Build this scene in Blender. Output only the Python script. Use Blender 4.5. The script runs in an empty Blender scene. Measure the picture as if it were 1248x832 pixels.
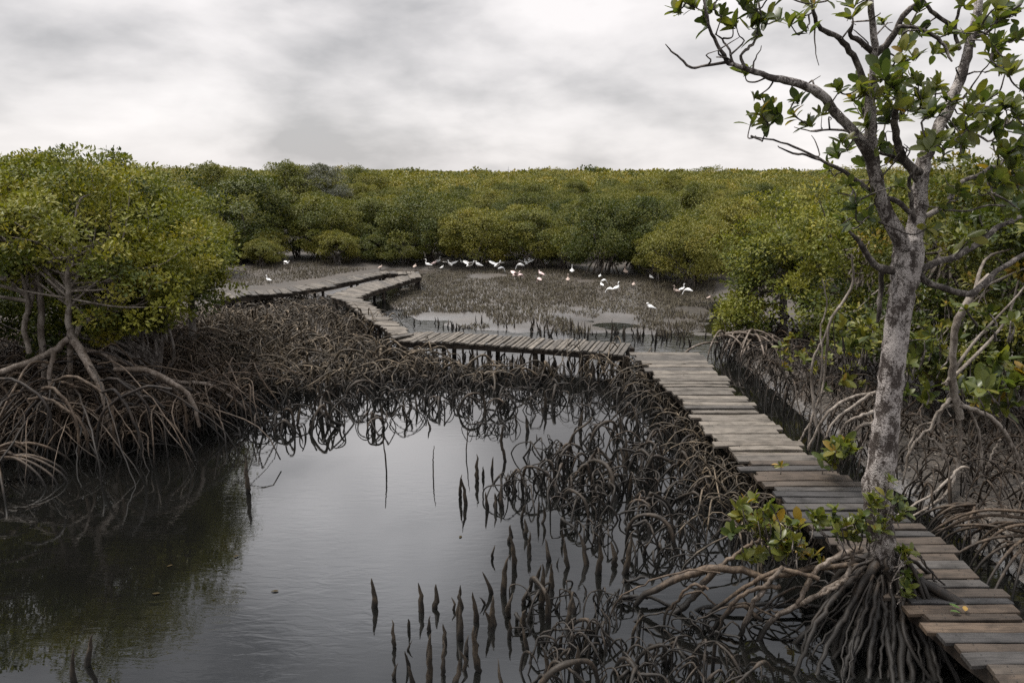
import bpy, math, random
import numpy as np
from mathutils import Vector

rng = np.random.default_rng(11)
random.seed(11)
S = bpy.context.scene
COL = S.collection
R = math.radians

# ------------------------------------------------------------------ camera and pixel -> world
F = 900.0; HZ = 211.5; CH = 5.0
TP = math.atan((416 - HZ) / F); CP, SP = math.cos(TP), math.sin(TP)

def ray(x, y):
    a = (x - 624) / F; b = (416 - y) / F
    return np.array([a, CP + b * SP, -SP + b * CP])

def at(x, y, z=0.0):
    d = ray(x, y); t = (z - CH) / d[2]
    return np.array([0, 0, CH]) + d * t

def pd(x, y, Y):
    d = ray(x, y)
    return np.array([0, 0, CH]) + d * (Y / d[1])

def proj(p):
    dx, dy, dz = p[0], p[1], p[2] - CH
    f = dy * CP - dz * SP; u = dy * SP + dz * CP
    return 624 + F * dx / f, 416 - F * u / f

cam = bpy.data.cameras.new('camera'); cam.lens = F / 1248 * 36; cam.sensor_width = 36
cam.clip_end = 6000; cam.clip_start = 0.1
co = bpy.data.objects.new('camera', cam); COL.objects.link(co)
co.location = (0, 0, CH); co.rotation_euler = (math.pi / 2 - TP, 0, 0)
S.camera = co

# ------------------------------------------------------------------ mesh builder
class MB:
    def __init__(s): s.v = []; s.f4 = []; s.f3 = []; s.t = []; s.g = []; s.n = 0
    def add(s, V, F4=None, F3=None, tint=None, grain=None):
        V = np.asarray(V, dtype=np.float32).reshape(-1, 3)
        if F4 is not None: s.f4.append(np.asarray(F4).reshape(-1, 4) + s.n)
        if F3 is not None: s.f3.append(np.asarray(F3).reshape(-1, 3) + s.n)
        n = len(V)
        if tint is None: tint = 0.5
        s.t.append(np.broadcast_to(np.asarray(tint, dtype=np.float32), (n,)).copy())
        s.g.append(np.zeros((n, 3), np.float32) if grain is None else np.asarray(grain, np.float32).reshape(-1, 3))
        s.v.append(V); s.n += n
        return s
    def mesh(s, name, mat, smooth=True):
        me = bpy.data.meshes.new(name)
        V = np.concatenate(s.v)
        f4 = np.concatenate(s.f4) if s.f4 else np.zeros((0, 4), int)
        f3 = np.concatenate(s.f3) if s.f3 else np.zeros((0, 3), int)
        loops = np.concatenate([f4.ravel(), f3.ravel()]).astype(np.int32)
        me.vertices.add(len(V)); me.vertices.foreach_set('co', V.ravel())
        me.loops.add(len(loops)); me.loops.foreach_set('vertex_index', loops)
        npoly = len(f4) + len(f3)
        me.polygons.add(npoly)
        st = np.concatenate([np.arange(len(f4)) * 4, len(f4) * 4 + np.arange(len(f3)) * 3]).astype(np.int32)
        me.polygons.foreach_set('loop_start', st)
        me.polygons.foreach_set('use_smooth', np.full(npoly, smooth))
        me.update(calc_edges=True)
        a = me.attributes.new('tint', 'FLOAT', 'POINT'); a.data.foreach_set('value', np.concatenate(s.t))
        if any(x.any() for x in s.g):
            a = me.attributes.new('grain', 'FLOAT_VECTOR', 'POINT'); a.data.foreach_set('vector', np.concatenate(s.g).ravel())
        me.materials.append(mat)
        return me
    def build(s, name, mat, parent=None, smooth=True, loc=None):
        o = bpy.data.objects.new(name, s.mesh(name, mat, smooth)); COL.objects.link(o)
        if parent is not None: o.parent = parent
        if loc is not None: o.location = loc
        return o

def link(name, me, parent=None, loc=None):
    o = bpy.data.objects.new(name, me); COL.objects.link(o)
    if parent is not None: o.parent = parent
    if loc is not None: o.location = loc
    return o

def tag(o, label, cat, group=None):
    o['label'] = label; o['category'] = cat
    if group: o['group'] = group
    return o

def empty(name, loc, rz=0.0, sc=1.0):
    o = bpy.data.objects.new(name, None); COL.objects.link(o)
    o.location = tuple(float(c) for c in loc); o.rotation_euler = (0, 0, rz)
    o.scale = (sc, sc, sc) if np.isscalar(sc) else sc
    o.empty_display_size = 0.2
    return o

def copy_tree(o, parent=None):
    c = o.copy(); COL.objects.link(c)
    if parent is not None: c.parent = parent
    for ch in list(o.children): copy_tree(ch, c)
    return c

def nrm(v):
    return v / np.maximum(np.linalg.norm(v, axis=-1, keepdims=True), 1e-9)

def tubes(mb, P, Rr, sides=6, tint=None, cap=True, lump=0.0):
    """P (M,N,3), Rr (M,N): M tubes at once."""
    P = np.asarray(P, float); Rr = np.asarray(Rr, float)
    if P.ndim == 2: P = P[None]; Rr = Rr[None]
    M, N, _ = P.shape
    T = nrm(np.gradient(P, axis=1))
    ref = np.where(np.abs(T[:, 0, 2:3]) > 0.8, np.array([1.0, 0, 0]), np.array([0, 0, 1.0]))
    U = np.zeros_like(P); u = nrm(np.cross(T[:, 0], ref))
    for i in range(N):
        u = nrm(u - T[:, i] * np.sum(u * T[:, i], -1, keepdims=True)); U[:, i] = u
    W = np.cross(T, U)
    a = np.arange(sides) / sides * 2 * math.pi
    rr = Rr[:, :, None] * (1 + lump * rng.normal(size=(M, N, sides))) if lump else np.repeat(Rr[:, :, None], sides, 2)
    V = P[:, :, None] + rr[..., None] * (np.cos(a)[None, None, :, None] * U[:, :, None] + np.sin(a)[None, None, :, None] * W[:, :, None])
    idx = np.arange(M * N * sides).reshape(M, N, sides)
    nx = np.roll(idx, -1, axis=2)
    F4 = np.stack([idx[:, :-1], nx[:, :-1], nx[:, 1:], idx[:, 1:]], -1).reshape(-1, 4)
    F3 = None
    V = V.reshape(-1, 3)
    if cap:
        ends = P[:, -1] + T[:, -1] * Rr[:, -1:] * 0.8
        ei = M * N * sides + np.arange(M)
        F3 = np.stack([idx[:, -1], nx[:, -1], np.broadcast_to(ei[:, None], (M, sides))], -1).reshape(-1, 3)
        V = np.concatenate([V, ends])
    t = 0.5
    if tint is not None:
        tint = np.asarray(tint, float)
        t = np.repeat(tint, N * sides)
        if cap: t = np.concatenate([t, tint])
    mb.add(V, F4, F3, tint=t)
    return mb

def smooth_path(pts, n=20):
    """Catmull-Rom through points (k,d) -> (n,d)."""
    p = np.asarray(pts, float)
    p = np.concatenate([2 * p[:1] - p[1:2], p, 2 * p[-1:] - p[-2:-1]])
    k = len(p) - 3
    out = []
    for t in np.linspace(0, k - 1e-6, n):
        i = int(t); f = t - i
        a, b, c, d = p[i], p[i + 1], p[i + 2], p[i + 3]
        out.append(0.5 * (2 * b + (c - a) * f + (2 * a - 5 * b + 4 * c - d) * f * f + (3 * b - a - 3 * c + d) * f ** 3))
    return np.array(out)

def limb(mb, pts, rad, n=20, sides=8, wob=0.0, lump=0.05):
    q = smooth_path(np.concatenate([np.asarray(pts, float), np.asarray(rad, float)[:, None]], 1), n)
    P = q[:, :3].copy(); Rr = np.maximum(q[:, 3], 0.003)
    if wob: P[1:-1] += rng.normal(size=(n - 2, 3)) * wob
    return tubes(mb, P, Rr, sides, lump=lump)

def leaves4(mb, C, D, Nn, L, Wd, tint):
    """single folded quads"""
    D = nrm(D); Sd = nrm(np.cross(Nn, D)); Nn = np.cross(D, Sd)
    L = np.asarray(L)[:, None]; Wd = np.asarray(Wd)[:, None]
    mid = C + D * L * 0.55
    V = np.stack([C, mid + Sd * Wd * .5 + Nn * Wd * .16, C + D * L, mid - Sd * Wd * .5 + Nn * Wd * .16], 1)
    F4 = np.arange(len(C) * 4).reshape(-1, 4)
    mb.add(V.reshape(-1, 3), F4, tint=np.repeat(tint, 4))

PROF = np.array([0.10, 0.62, 0.95, 0.98, 0.66, 0.06]); PT = np.array([0, .22, .45, .66, .88, 1.0])
def leaves_big(mb, C, D, Nn, L, Wd, tint, curl=0.2):
    """elliptic leaf blades with a folded midrib and a curl: 3 x 6 vertices"""
    D = nrm(D); Sd = nrm(np.cross(Nn, D)); Nn = np.cross(D, Sd)
    M = len(C); L = np.asarray(L)[:, None, None]; Wd = np.asarray(Wd)[:, None, None]
    cu = (curl * rng.normal(0.6, 0.7, M))[:, None, None]
    t = PT[None, :, None]
    ax = C[:, None] + D[:, None] * L * t - Nn[:, None] * L * cu * t ** 2
    w = Wd * .5 * PROF[None, :, None]
    fold = (rng.uniform(.1, .5, M))[:, None, None]
    a = ax + Sd[:, None] * w + Nn[:, None] * w * fold
    b = ax - Sd[:, None] * w + Nn[:, None] * w * fold
    V = np.stack([a, ax, b], 2)  # M,6,3,3
    base = (np.arange(M) * 18)[:, None, None]
    i = np.arange(5)[None, :, None] * 3; j = np.arange(2)[None, None, :]
    q = base + i + j
    F4 = np.stack([q, q + 1, q + 4, q + 3], -1).reshape(-1, 4)
    mb.add(V.reshape(-1, 3), F4, tint=np.repeat(tint, 18))

def rosettes(mb, C, A, L, k=(6, 11), tint0=0.5, spread=.25, openness=(0.35, 1.35)):
    """whorls of leaves at shoot tips; C (n,3) tips, A (n,3) shoot axes, L leaf length"""
    cs, ds, ns, ls, ts = [], [], [], [], []
    for c, a, l in zip(C, nrm(np.asarray(A, float)), np.broadcast_to(L, (len(C),))):
        n = rng.integers(*k); rt = rng.normal(tint0, .12)
        e1 = nrm(np.cross(a, [0.3, 0.5, 0.81])); e2 = np.cross(a, e1)
        ph = rng.uniform(0, 6.28)
        for q in range(n):
            an = ph + q * 2.4 + rng.normal(0, .25); el = rng.uniform(*openness)
            d = a * math.cos(el) + (e1 * math.cos(an) + e2 * math.sin(an)) * math.sin(el)
            nn = a * math.sin(el) - (e1 * math.cos(an) + e2 * math.sin(an)) * math.cos(el)
            nn = nn + rng.normal(0, .2, 3)
            cs.append(c - a * rng.uniform(0, .25) * l + rng.normal(0, .01, 3)); ds.append(d); ns.append(nn)
            ls.append(l * rng.uniform(.65, 1.15)); ts.append(np.clip(rt + rng.normal(0, spread), 0, 1))
    ls = np.array(ls)
    leaves_big(mb, np.array(cs), np.array(ds), np.array(ns), ls, ls * rng.uniform(.38, .52, len(ls)), np.array(ts))

# ------------------------------------------------------------------ materials
def newmat(name):
    m = bpy.data.materials.new(name); m.use_nodes = True
    nt = m.node_tree; nt.nodes.clear()
    out = nt.nodes.new('ShaderNodeOutputMaterial')
    return m, nt, out
def nd(nt, typ, **kw):
    n = nt.nodes.new(typ)
    for k, v in kw.items():
        if k.startswith('i_'): n.inputs[k[2:].replace('_', ' ')].default_value = v
        else: setattr(n, k, v)
    return n
def ramp(nt, fac, stops):
    r = nt.nodes.new('ShaderNodeValToRGB'); e = r.color_ramp.elements
    while len(e) < len(stops): e.new(0.5)
    for el, (p, c) in zip(e, stops):
        el.position = p; el.color = (*c, 1) if len(c) == 3 else c
    nt.links.new(fac, r.inputs[0]); return r.outputs[0]
def mixc(nt, fac, a, b, mode='MIX'):
    m = nt.nodes.new('ShaderNodeMix'); m.data_type = 'RGBA'; m.blend_type = mode
    for s, v in ((0, fac), (6, a), (7, b)):
        if hasattr(v, 'is_output'): nt.links.new(v, m.inputs[s])
        else: m.inputs[s].default_value = v if s == 0 else (*v, 1)
    return m.outputs[2]
def math_(nt, op, a, b=0.0, clamp=False):
    m = nt.nodes.new('ShaderNodeMath'); m.operation = op; m.use_clamp = clamp
    for s, v in ((0, a), (1, b)):
        if hasattr(v, 'is_output'): nt.links.new(v, m.inputs[s])
        else: m.inputs[s].default_value = v
    return m.outputs[0]
def noise(nt, vec, scale, detail=4, rough=.55, dist=0.0, out='Fac'):
    n = nt.nodes.new('ShaderNodeTexNoise'); n.inputs['Scale'].default_value = scale
    n.inputs['Detail'].default_value = detail; n.inputs['Roughness'].default_value = rough; n.inputs['Distortion'].default_value = dist
    if vec is not None: nt.links.new(vec, n.inputs['Vector'])
    return n.outputs[out]
def mapping(nt, vec, scale=(1, 1, 1)):
    m = nt.nodes.new('ShaderNodeMapping'); m.inputs['Scale'].default_value = scale
    nt.links.new(vec, m.inputs['Vector']); return m.outputs[0]
def bump(nt, h, strength, dist):
    b = nt.nodes.new('ShaderNodeBump'); b.inputs['Strength'].default_value = strength; b.inputs['Distance'].default_value = dist
    nt.links.new(h, b.inputs['Height']); return b.outputs[0]
def attr(nt, name, out='Fac'):
    a = nt.nodes.new('ShaderNodeAttribute'); a.attribute_name = name; return a.outputs[out]

def leaf_mat(name, stops, transl=.28, rough=.5, obj_var=.0, spec=.28):
    m, nt, out = newmat(name)
    t = attr(nt, 'tint')
    if obj_var:
        oi = nt.nodes.new('ShaderNodeObjectInfo')
        t = math_(nt, 'ADD', t, math_(nt, 'MULTIPLY', math_(nt, 'SUBTRACT', oi.outputs['Random'], .5), obj_var))
    c = ramp(nt, t, stops)
    p = nd(nt, 'ShaderNodeBsdfPrincipled'); p.inputs['Roughness'].default_value = rough
    p.inputs['Specular IOR Level'].default_value = spec
    nt.links.new(c, p.inputs['Base Color'])
    tr = nd(nt, 'ShaderNodeBsdfTranslucent')
    nt.links.new(mixc(nt, 1.0, c, (1.2, 1.25, .55), 'MULTIPLY'), tr.inputs['Color'])
    mx = nd(nt, 'ShaderNodeMixShader'); mx.inputs[0].default_value = transl
    nt.links.new(p.outputs[0], mx.inputs[1]); nt.links.new(tr.outputs[0], mx.inputs[2]); nt.links.new(mx.outputs[0], out.inputs[0])
    return m

FOL = [(0.0, (.018, .030, .008)), (.3, (.054, .068, .013)), (.55, (.128, .128, .022)), (.8, (.20, .178, .029)), (1.0, (.24, .18, .03))]
M_LEAF = leaf_mat('mangrove_leaf', FOL, obj_var=.34, transl=.24)
M_LEAFL = leaf_mat('mangrove_leaf_yellowish', [(0, (.020, .032, .008)), (.32, (.060, .078, .012)), (.56, (.134, .142, .019)), (.8, (.205, .198, .025)), (1, (.235, .20, .028))])
M_LEAFF = leaf_mat('mangrove_leaf_glossy', [(0, (.028, .046, .015)), (.4, (.072, .094, .025)), (.65, (.135, .148, .034)), (.92, (.18, .165, .03)), (1, (.24, .15, .02))], transl=.45, rough=.36, spec=.45)
M_LEAFD = leaf_mat('mangrove_leaf_deep_green', [(0, (.016, .026, .008)), (.35, (.048, .064, .014)), (.6, (.104, .114, .021)), (.85, (.175, .16, .027)), (1, (.2, .13, .02))], transl=.3, rough=.42, obj_var=.2)
M_LEAFG = leaf_mat('grey_leaf', [(0, (.07, .075, .055)), (1, (.17, .17, .13))], transl=.2)

def bark_mat(name, dark, pale, patch=(.46, .60), scale=9, wet=None, bumpd=.02):
    m, nt, out = newmat(name)
    tc = nd(nt, 'ShaderNodeTexCoord'); g = nd(nt, 'ShaderNodeNewGeometry')
    pos = g.outputs['Position']
    n1 = noise(nt, mapping(nt, pos, (1, 1, .55)), scale, 6, .65, .4)
    n2 = noise(nt, pos, scale * 5, 4, .6)
    n3 = noise(nt, mapping(nt, pos, (1, 1, .4)), scale * 2.4, 5, .7, .8)
    k = math_(nt, 'ADD', math_(nt, 'ADD', math_(nt, 'MULTIPLY', n1, .78), math_(nt, 'MULTIPLY', n3, .22)), math_(nt, 'MULTIPLY', math_(nt, 'SUBTRACT', n2, .5), .42))
    k = math_(nt, 'ADD', k, math_(nt, 'MULTIPLY', math_(nt, 'SUBTRACT', noise(nt, pos, scale * .28, 3, .5), .5), .40))
    c = ramp(nt, k, [(patch[0] - .18, dark), (patch[0], tuple(d * 1.7 for d in dark)), (patch[1], pale), (1, tuple(min(1, q * 1.15) for q in pale))])
    t = attr(nt, 'tint')
    c = mixc(nt, 1.0, c, ramp(nt, t, [(0, (.55, .55, .55)), (1, (1.45, 1.4, 1.35))]), 'MULTIPLY')
    if wet:   # darker towards the ground: wet tidal mud on roots, painted shade on the stilts
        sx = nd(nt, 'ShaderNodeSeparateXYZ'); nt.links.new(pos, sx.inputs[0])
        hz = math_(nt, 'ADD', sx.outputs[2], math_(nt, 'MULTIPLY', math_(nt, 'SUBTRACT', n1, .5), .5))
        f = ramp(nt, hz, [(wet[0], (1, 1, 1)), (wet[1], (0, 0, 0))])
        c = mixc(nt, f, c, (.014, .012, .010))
    p = nd(nt, 'ShaderNodeBsdfPrincipled'); p.inputs['Roughness'].default_value = .8 if not wet else .62
    p.inputs['Specular IOR Level'].default_value = .3
    nt.links.new(c, p.inputs['Base Color']); nt.links.new(bump(nt, k, .7, bumpd), p.inputs['Normal'])
    nt.links.new(p.outputs[0], out.inputs[0]); return m

M_TRUNK = bark_mat('lichen_bark', (.040, .032, .028), (.42, .385, .365), (.45, .57), 11, (.62, 1.55), .05)
M_LIMB = bark_mat('branch_bark', (.030, .025, .022), (.26, .235, .215), (.47, .64), 14)
M_TRUNKL = bark_mat('grey_bark', (.05, .043, .038), (.26, .24, .225), (.44, .62), 8)
M_ROOT = bark_mat('root_bark', (.030, .021, .014), (.135, .100, .070), (.47, .66), 9, (.12, .55), .008)
M_ROOTG = bark_mat('grey_root_bark', (.045, .034, .025), (.20, .17, .145), (.44, .62), 9, (.05, .45), .008)
M_TANGLE = bark_mat('tangled_root_bark', (.022, .017, .011), (.18, .142, .098), (.47, .68), 6, (.06, .42), .008)
M_WETROOT = bark_mat('wet_root_bark', (.015, .012, .009), (.066, .049, .035), (.50, .70), 10, (.10, .34), .008)
M_STILT = bark_mat('shaded_stilt_bark', (.012, .009, .007), (.066, .048, .033), (.52, .74), 10, (.30, 1.2), .008)  # shade among the stilts is put into this colour, dark far up the root
M_DARKTANGLE = bark_mat('dark_root_bark', (.018, .013, .009), (.095, .068, .046), (.50, .72), 8, (.06, .40), .008)
M_SPIKE = bark_mat('breathing_root_bark', (.020, .016, .012), (.075, .058, .04), (.50, .70), 14, (.02, .16), .006)
M_FLATSPIKE = bark_mat('mudflat_root_bark', (.045, .038, .026), (.125, .112, .074), (.48, .68), 8, (-.2, -.1), .006)
M_TWIG = bark_mat('pale_twig_bark', (.065, .054, .044), (.27, .24, .21), (.42, .62), 10)

def mud_mat():
    m, nt, out = newmat('wet_mud')
    g = nd(nt, 'ShaderNodeNewGeometry'); pos = g.outputs['Position']
    n = noise(nt, pos, .8, 6, .6); n2 = noise(nt, pos, 14, 5, .65)
    c = ramp(nt, math_(nt, 'ADD', math_(nt, 'MULTIPLY', n, .6), math_(nt, 'MULTIPLY', n2, .4)), [(.3, (.016, .013, .010)), (.55, (.046, .035, .025)), (.75, (.076, .059, .042))])
    p = nd(nt, 'ShaderNodeBsdfPrincipled'); nt.links.new(c, p.inputs['Base Color']); p.inputs['IOR'].default_value = 1.9
    sz = nd(nt, 'ShaderNodeSeparateXYZ'); nt.links.new(pos, sz.inputs[0])
    wz = math_(nt, 'ADD', sz.outputs[2], math_(nt, 'MULTIPLY', math_(nt, 'SUBTRACT', n, .5), .06))
    nt.links.new(ramp(nt, math_(nt, 'MULTIPLY', wz, 4.0), [(.22, (.33, .33, .33)), (.6, (.75, .75, .75))]), p.inputs['Roughness'])   # a film of water shines on the lowest mud
    nt.links.new(ramp(nt, math_(nt, 'MULTIPLY', wz, 4.0), [(.22, (1, 1, 1)), (.6, (.3, .3, .3))]), p.inputs['Specular IOR Level'])
    nt.links.new(bump(nt, n2, .22, .02), p.inputs['Normal']); nt.links.new(p.outputs[0], out.inputs[0]); return m
M_MUD = mud_mat()

def water_mat():
    m, nt, out = newmat('dark_tidal_water')
    g = nd(nt, 'ShaderNodeNewGeometry'); pos = g.outputs['Position']
    rot = nd(nt, 'ShaderNodeMapping'); rot.inputs['Rotation'].default_value = (0, 0, R(28)); rot.inputs['Scale'].default_value = (.9, 3.0, 1)
    nt.links.new(pos, rot.inputs['Vector'])
    a = noise(nt, rot.outputs[0], 3.2, 3, .55, .6)
    b = noise(nt, pos, .35, 3, .5, .3)
    amp = ramp(nt, b, [(.42, (.06, .06, .06)), (.64, (.62, .62, .62))])
    sy = nd(nt, 'ShaderNodeSeparateXYZ'); nt.links.new(pos, sy.inputs[0])
    open_ = nd(nt, 'ShaderNodeMapRange'); open_.inputs[1].default_value = 17.0; open_.inputs[2].default_value = 21.0; open_.inputs[4].default_value = 2.4
    nt.links.new(sy.outputs[1], open_.inputs[0])   # the open flat behind the boardwalk is wind-ruffled
    h = math_(nt, 'MULTIPLY', a, math_(nt, 'MAXIMUM', amp, open_.outputs[0]))
    p = nd(nt, 'ShaderNodeBsdfPrincipled')
    p.inputs['Base Color'].default_value = (.0045, .0045, .004, 1); p.inputs['Roughness'].default_value = .015
    p.inputs['IOR'].default_value = 2.05
    nt.links.new(bump(nt, h, .085, .05), p.inputs['Normal']); nt.links.new(p.outputs[0], out.inputs[0]); return m
M_WATER = water_mat()

def wood_mat():
    m, nt, out = newmat('weathered_planks')
    gv = attr(nt, 'grain', 'Vector'); t = attr(nt, 'tint')
    n = noise(nt, mapping(nt, gv, (1.3, 26, 1)), 1.6, 6, .65, .8)
    n2 = noise(nt, mapping(nt, gv, (1, 1.6, 1)), 3.0, 5, .6, .3)
    c = ramp(nt, t, [(0, (.040, .038, .038)), (.2, (.066, .060, .055)), (.45, (.108, .094, .078)), (.7, (.182, .158, .130)), (.82, (.060, .046, .035)), (1, (.135, .094, .062))])
    c = mixc(nt, 1.0, c, ramp(nt, n, [(.28, (.35, .34, .33)), (.5, (.9, .9, .9)), (.72, (1.25, 1.22, 1.18))]), 'MULTIPLY')
    c = mixc(nt, 1.0, c, ramp(nt, n2, [(.32, (.45, .44, .42)), (.55, (1, 1, 1))]), 'MULTIPLY')
    p = nd(nt, 'ShaderNodeBsdfPrincipled'); nt.links.new(c, p.inputs['Base Color'])
    p.inputs['Roughness'].default_value = .7; p.inputs['Specular IOR Level'].default_value = .35
    nt.links.new(bump(nt, n, .6, .006), p.inputs['Normal']); nt.links.new(p.outputs[0], out.inputs[0]); return m
M_WOOD = wood_mat()
M_BEAM = bark_mat('dark_wet_timber', (.018, .014, .011), (.075, .055, .038), (.5, .75), 5, (.0, .15), .006)

def plain(name, c, rough=.6, spec=.4):
    m, nt, out = newmat(name)
    g = nd(nt, 'ShaderNodeNewGeometry')
    n = noise(nt, g.outputs['Position'], 30, 3)
    cc = mixc(nt, 1.0, c, ramp(nt, n, [(.3, (.8, .8, .8)), (.7, (1.1, 1.1, 1.1))]), 'MULTIPLY')
    p = nd(nt, 'ShaderNodeBsdfPrincipled'); nt.links.new(cc, p.inputs['Base Color']); p.inputs['Roughness'].default_value = rough
    p.inputs['Specular IOR Level'].default_value = spec
    nt.links.new(p.outputs[0], out.inputs[0]); return m
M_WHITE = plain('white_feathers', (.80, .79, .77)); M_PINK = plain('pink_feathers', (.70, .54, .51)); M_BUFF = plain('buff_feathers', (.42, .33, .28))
M_BEAK = plain('grey_beak', (.16, .13, .10)); M_LEG = plain('dark_legs', (.07, .055, .05)); M_STEEL = plain('dull_steel', (.22, .22, .23))
M_DEADLEAF = plain('fallen_leaf', (.28, .17, .04)); M_WETLEAF = plain('soaked_leaf', (.040, .030, .014), .8, .05); M_GREENLEAF = plain('green_fallen_leaf', (.06, .10, .02), .4)

# ------------------------------------------------------------------ world and sun
SUN_EL, SUN_AZ = R(66), R(288)   # high on the left, behind thin cloud
w = bpy.data.worlds.new('World'); S.world = w; w.use_nodes = True
nt = w.node_tree; nt.nodes.clear()
wo = nt.nodes.new('ShaderNodeOutputWorld'); bg = nt.nodes.new('ShaderNodeBackground'); bg.inputs[1].default_value = .1
sky = nt.nodes.new('ShaderNodeTexSky'); sky.sky_type = 'NISHITA'; sky.sun_disc = False; sky.sun_elevation = SUN_EL; sky.sun_rotation = SUN_AZ
tc = nt.nodes.new('ShaderNodeTexCoord'); sx = nt.nodes.new('ShaderNodeSeparateXYZ'); nt.links.new(tc.outputs['Generated'], sx.inputs[0])
zc = math_(nt, 'MAXIMUM', sx.outputs[2], 0.0)
den = math_(nt, 'ADD', zc, .24)
cx = nt.nodes.new('ShaderNodeCombineXYZ')
nt.links.new(math_(nt, 'DIVIDE', sx.outputs[0], den), cx.inputs[0]); nt.links.new(math_(nt, 'DIVIDE', sx.outputs[1], den), cx.inputs[1])
cx.inputs[2].default_value = 3.7
na = noise(nt, mapping(nt, cx.outputs[0], (.60, .95, 1)), 1.0, 5, .48, .15)
nb = noise(nt, mapping(nt, cx.outputs[0], (.30, .42, 1)), 1.0, 3, .45, .1)
nc = noise(nt, mapping(nt, tc.outputs['Generated'], (4.5, 4.5, 11.)), 1.0, 6, .50, .10)
cl = math_(nt, 'ADD', math_(nt, 'MULTIPLY', na, .16), math_(nt, 'ADD', math_(nt, 'MULTIPLY', nb, .28), math_(nt, 'MULTIPLY', nc, .56)))
cc = ramp(nt, cl, [(.40, (.42, .410, .412)), (.465, (.56, .541, .539)), (.52, (.685, .658, .651)), (.59, (.79, .757, .747))])
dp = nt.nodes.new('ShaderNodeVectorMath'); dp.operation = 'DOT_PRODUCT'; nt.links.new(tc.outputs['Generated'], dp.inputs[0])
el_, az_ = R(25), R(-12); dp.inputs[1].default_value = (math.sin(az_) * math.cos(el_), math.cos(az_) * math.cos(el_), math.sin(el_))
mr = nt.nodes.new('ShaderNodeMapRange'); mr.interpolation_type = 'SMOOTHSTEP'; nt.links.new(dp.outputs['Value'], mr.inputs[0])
mr.inputs[1].default_value = math.cos(R(13)); mr.inputs[2].default_value = math.cos(R(1)); mr.inputs[4].default_value = 1.2   # bright spot added to the unseen sky so its reflection brightens the pool
over = math_(nt, 'MULTIPLY', math_(nt, 'MAXIMUM', math_(nt, 'SUBTRACT', zc, .58), 0.0), 6.0)   # the overcast is brightest towards the zenith
dip = nt.nodes.new('ShaderNodeMapRange'); dip.interpolation_type = 'SMOOTHSTEP'; nt.links.new(zc, dip.inputs[0])
dip.inputs[1].default_value = .30; dip.inputs[2].default_value = .56; dip.inputs[4].default_value = -.36   # unseen sky darkened half way up to deepen the near water
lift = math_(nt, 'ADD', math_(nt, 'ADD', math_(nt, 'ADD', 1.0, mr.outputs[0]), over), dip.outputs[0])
vm = nt.nodes.new('ShaderNodeVectorMath'); vm.operation = 'SCALE'
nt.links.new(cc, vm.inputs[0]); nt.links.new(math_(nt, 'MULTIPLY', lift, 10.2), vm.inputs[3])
blue = ramp(nt, zc, [(.25, (1, 1, 1)), (.6, (.93, .985, 1.05))])
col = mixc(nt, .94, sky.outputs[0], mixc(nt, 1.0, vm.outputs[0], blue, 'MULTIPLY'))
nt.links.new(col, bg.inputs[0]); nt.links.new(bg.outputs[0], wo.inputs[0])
sl = bpy.data.lights.new('sun', 'SUN'); sl.energy = 3.5; sl.angle = R(16); sl.color = (1, .95, .88)
so = bpy.data.objects.new('sun', sl); COL.objects.link(so)
dirv = Vector((math.sin(SUN_AZ) * math.cos(SUN_EL), math.cos(SUN_AZ) * math.cos(SUN_EL), math.sin(SUN_EL)))
so.rotation_euler = dirv.to_track_quat('Z', 'Y').to_euler(); so.location = dirv * 50

S.view_settings.view_transform = 'Standard'; S.view_settings.look = 'None'; S.view_settings.gamma = 1
S.view_settings.use_curve_mapping = False; S.view_settings.exposure = 0.36
S.render.engine = 'CYCLES'
S.cycles.max_bounces = 6; S.cycles.diffuse_bounces = 3; S.cycles.glossy_bounces = 3; S.cycles.transmission_bounces = 3
S.cycles.use_denoising = False
S.cycles.caustics_reflective = False; S.cycles.caustics_refractive = False

# ------------------------------------------------------------------ plan geometry helpers
def wpoly(px, z=0.0): return np.array([at(x, y, z)[:2] for x, y in px])
def inpoly(P, poly):
    x, y = P[..., 0], P[..., 1]; r = np.zeros(x.shape, bool); j = len(poly) - 1
    for i in range(len(poly)):
        xi, yi = poly[i]; xj, yj = poly[j]
        if yi != yj: r ^= ((yi > y) != (yj > y)) & (x < (xj - xi) * (y - yi) / (yj - yi) + xi)
        j = i
    return r
def polydist(P, poly):
    d = np.full(P.shape[:-1], 1e9); n = len(poly)
    for i in range(n):
        a, b = poly[i], poly[(i + 1) % n]; ab = b - a
        t = np.clip(((P - a) @ ab) / max(ab @ ab, 1e-9), 0, 1)
        d = np.minimum(d, np.linalg.norm(P - a - t[..., None] * ab, axis=-1))
    return d
def sample(poly, dens):
    lo, hi = poly.min(0), poly.max(0); n = int(np.prod(hi - lo) * dens)
    p = rng.uniform(lo, hi, (n, 2)); return p[inpoly(p, poly)]
def sdist(P, poly):
    return np.where(inpoly(P, poly), 1, -1) * polydist(P, poly)

_g = rng.normal(size=(64, 64))
def vnoise(P, s):
    q = P / s; i = np.floor(q).astype(int); f = q - i; f = f * f * (3 - 2 * f)
    def g(a, b): return _g[(i[..., 0] + a) % 64, (i[..., 1] + b) % 64]
    return (g(0, 0) * (1 - f[..., 0]) + g(1, 0) * f[..., 0]) * (1 - f[..., 1]) + (g(0, 1) * (1 - f[..., 0]) + g(1, 1) * f[..., 0]) * f[..., 1]

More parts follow.
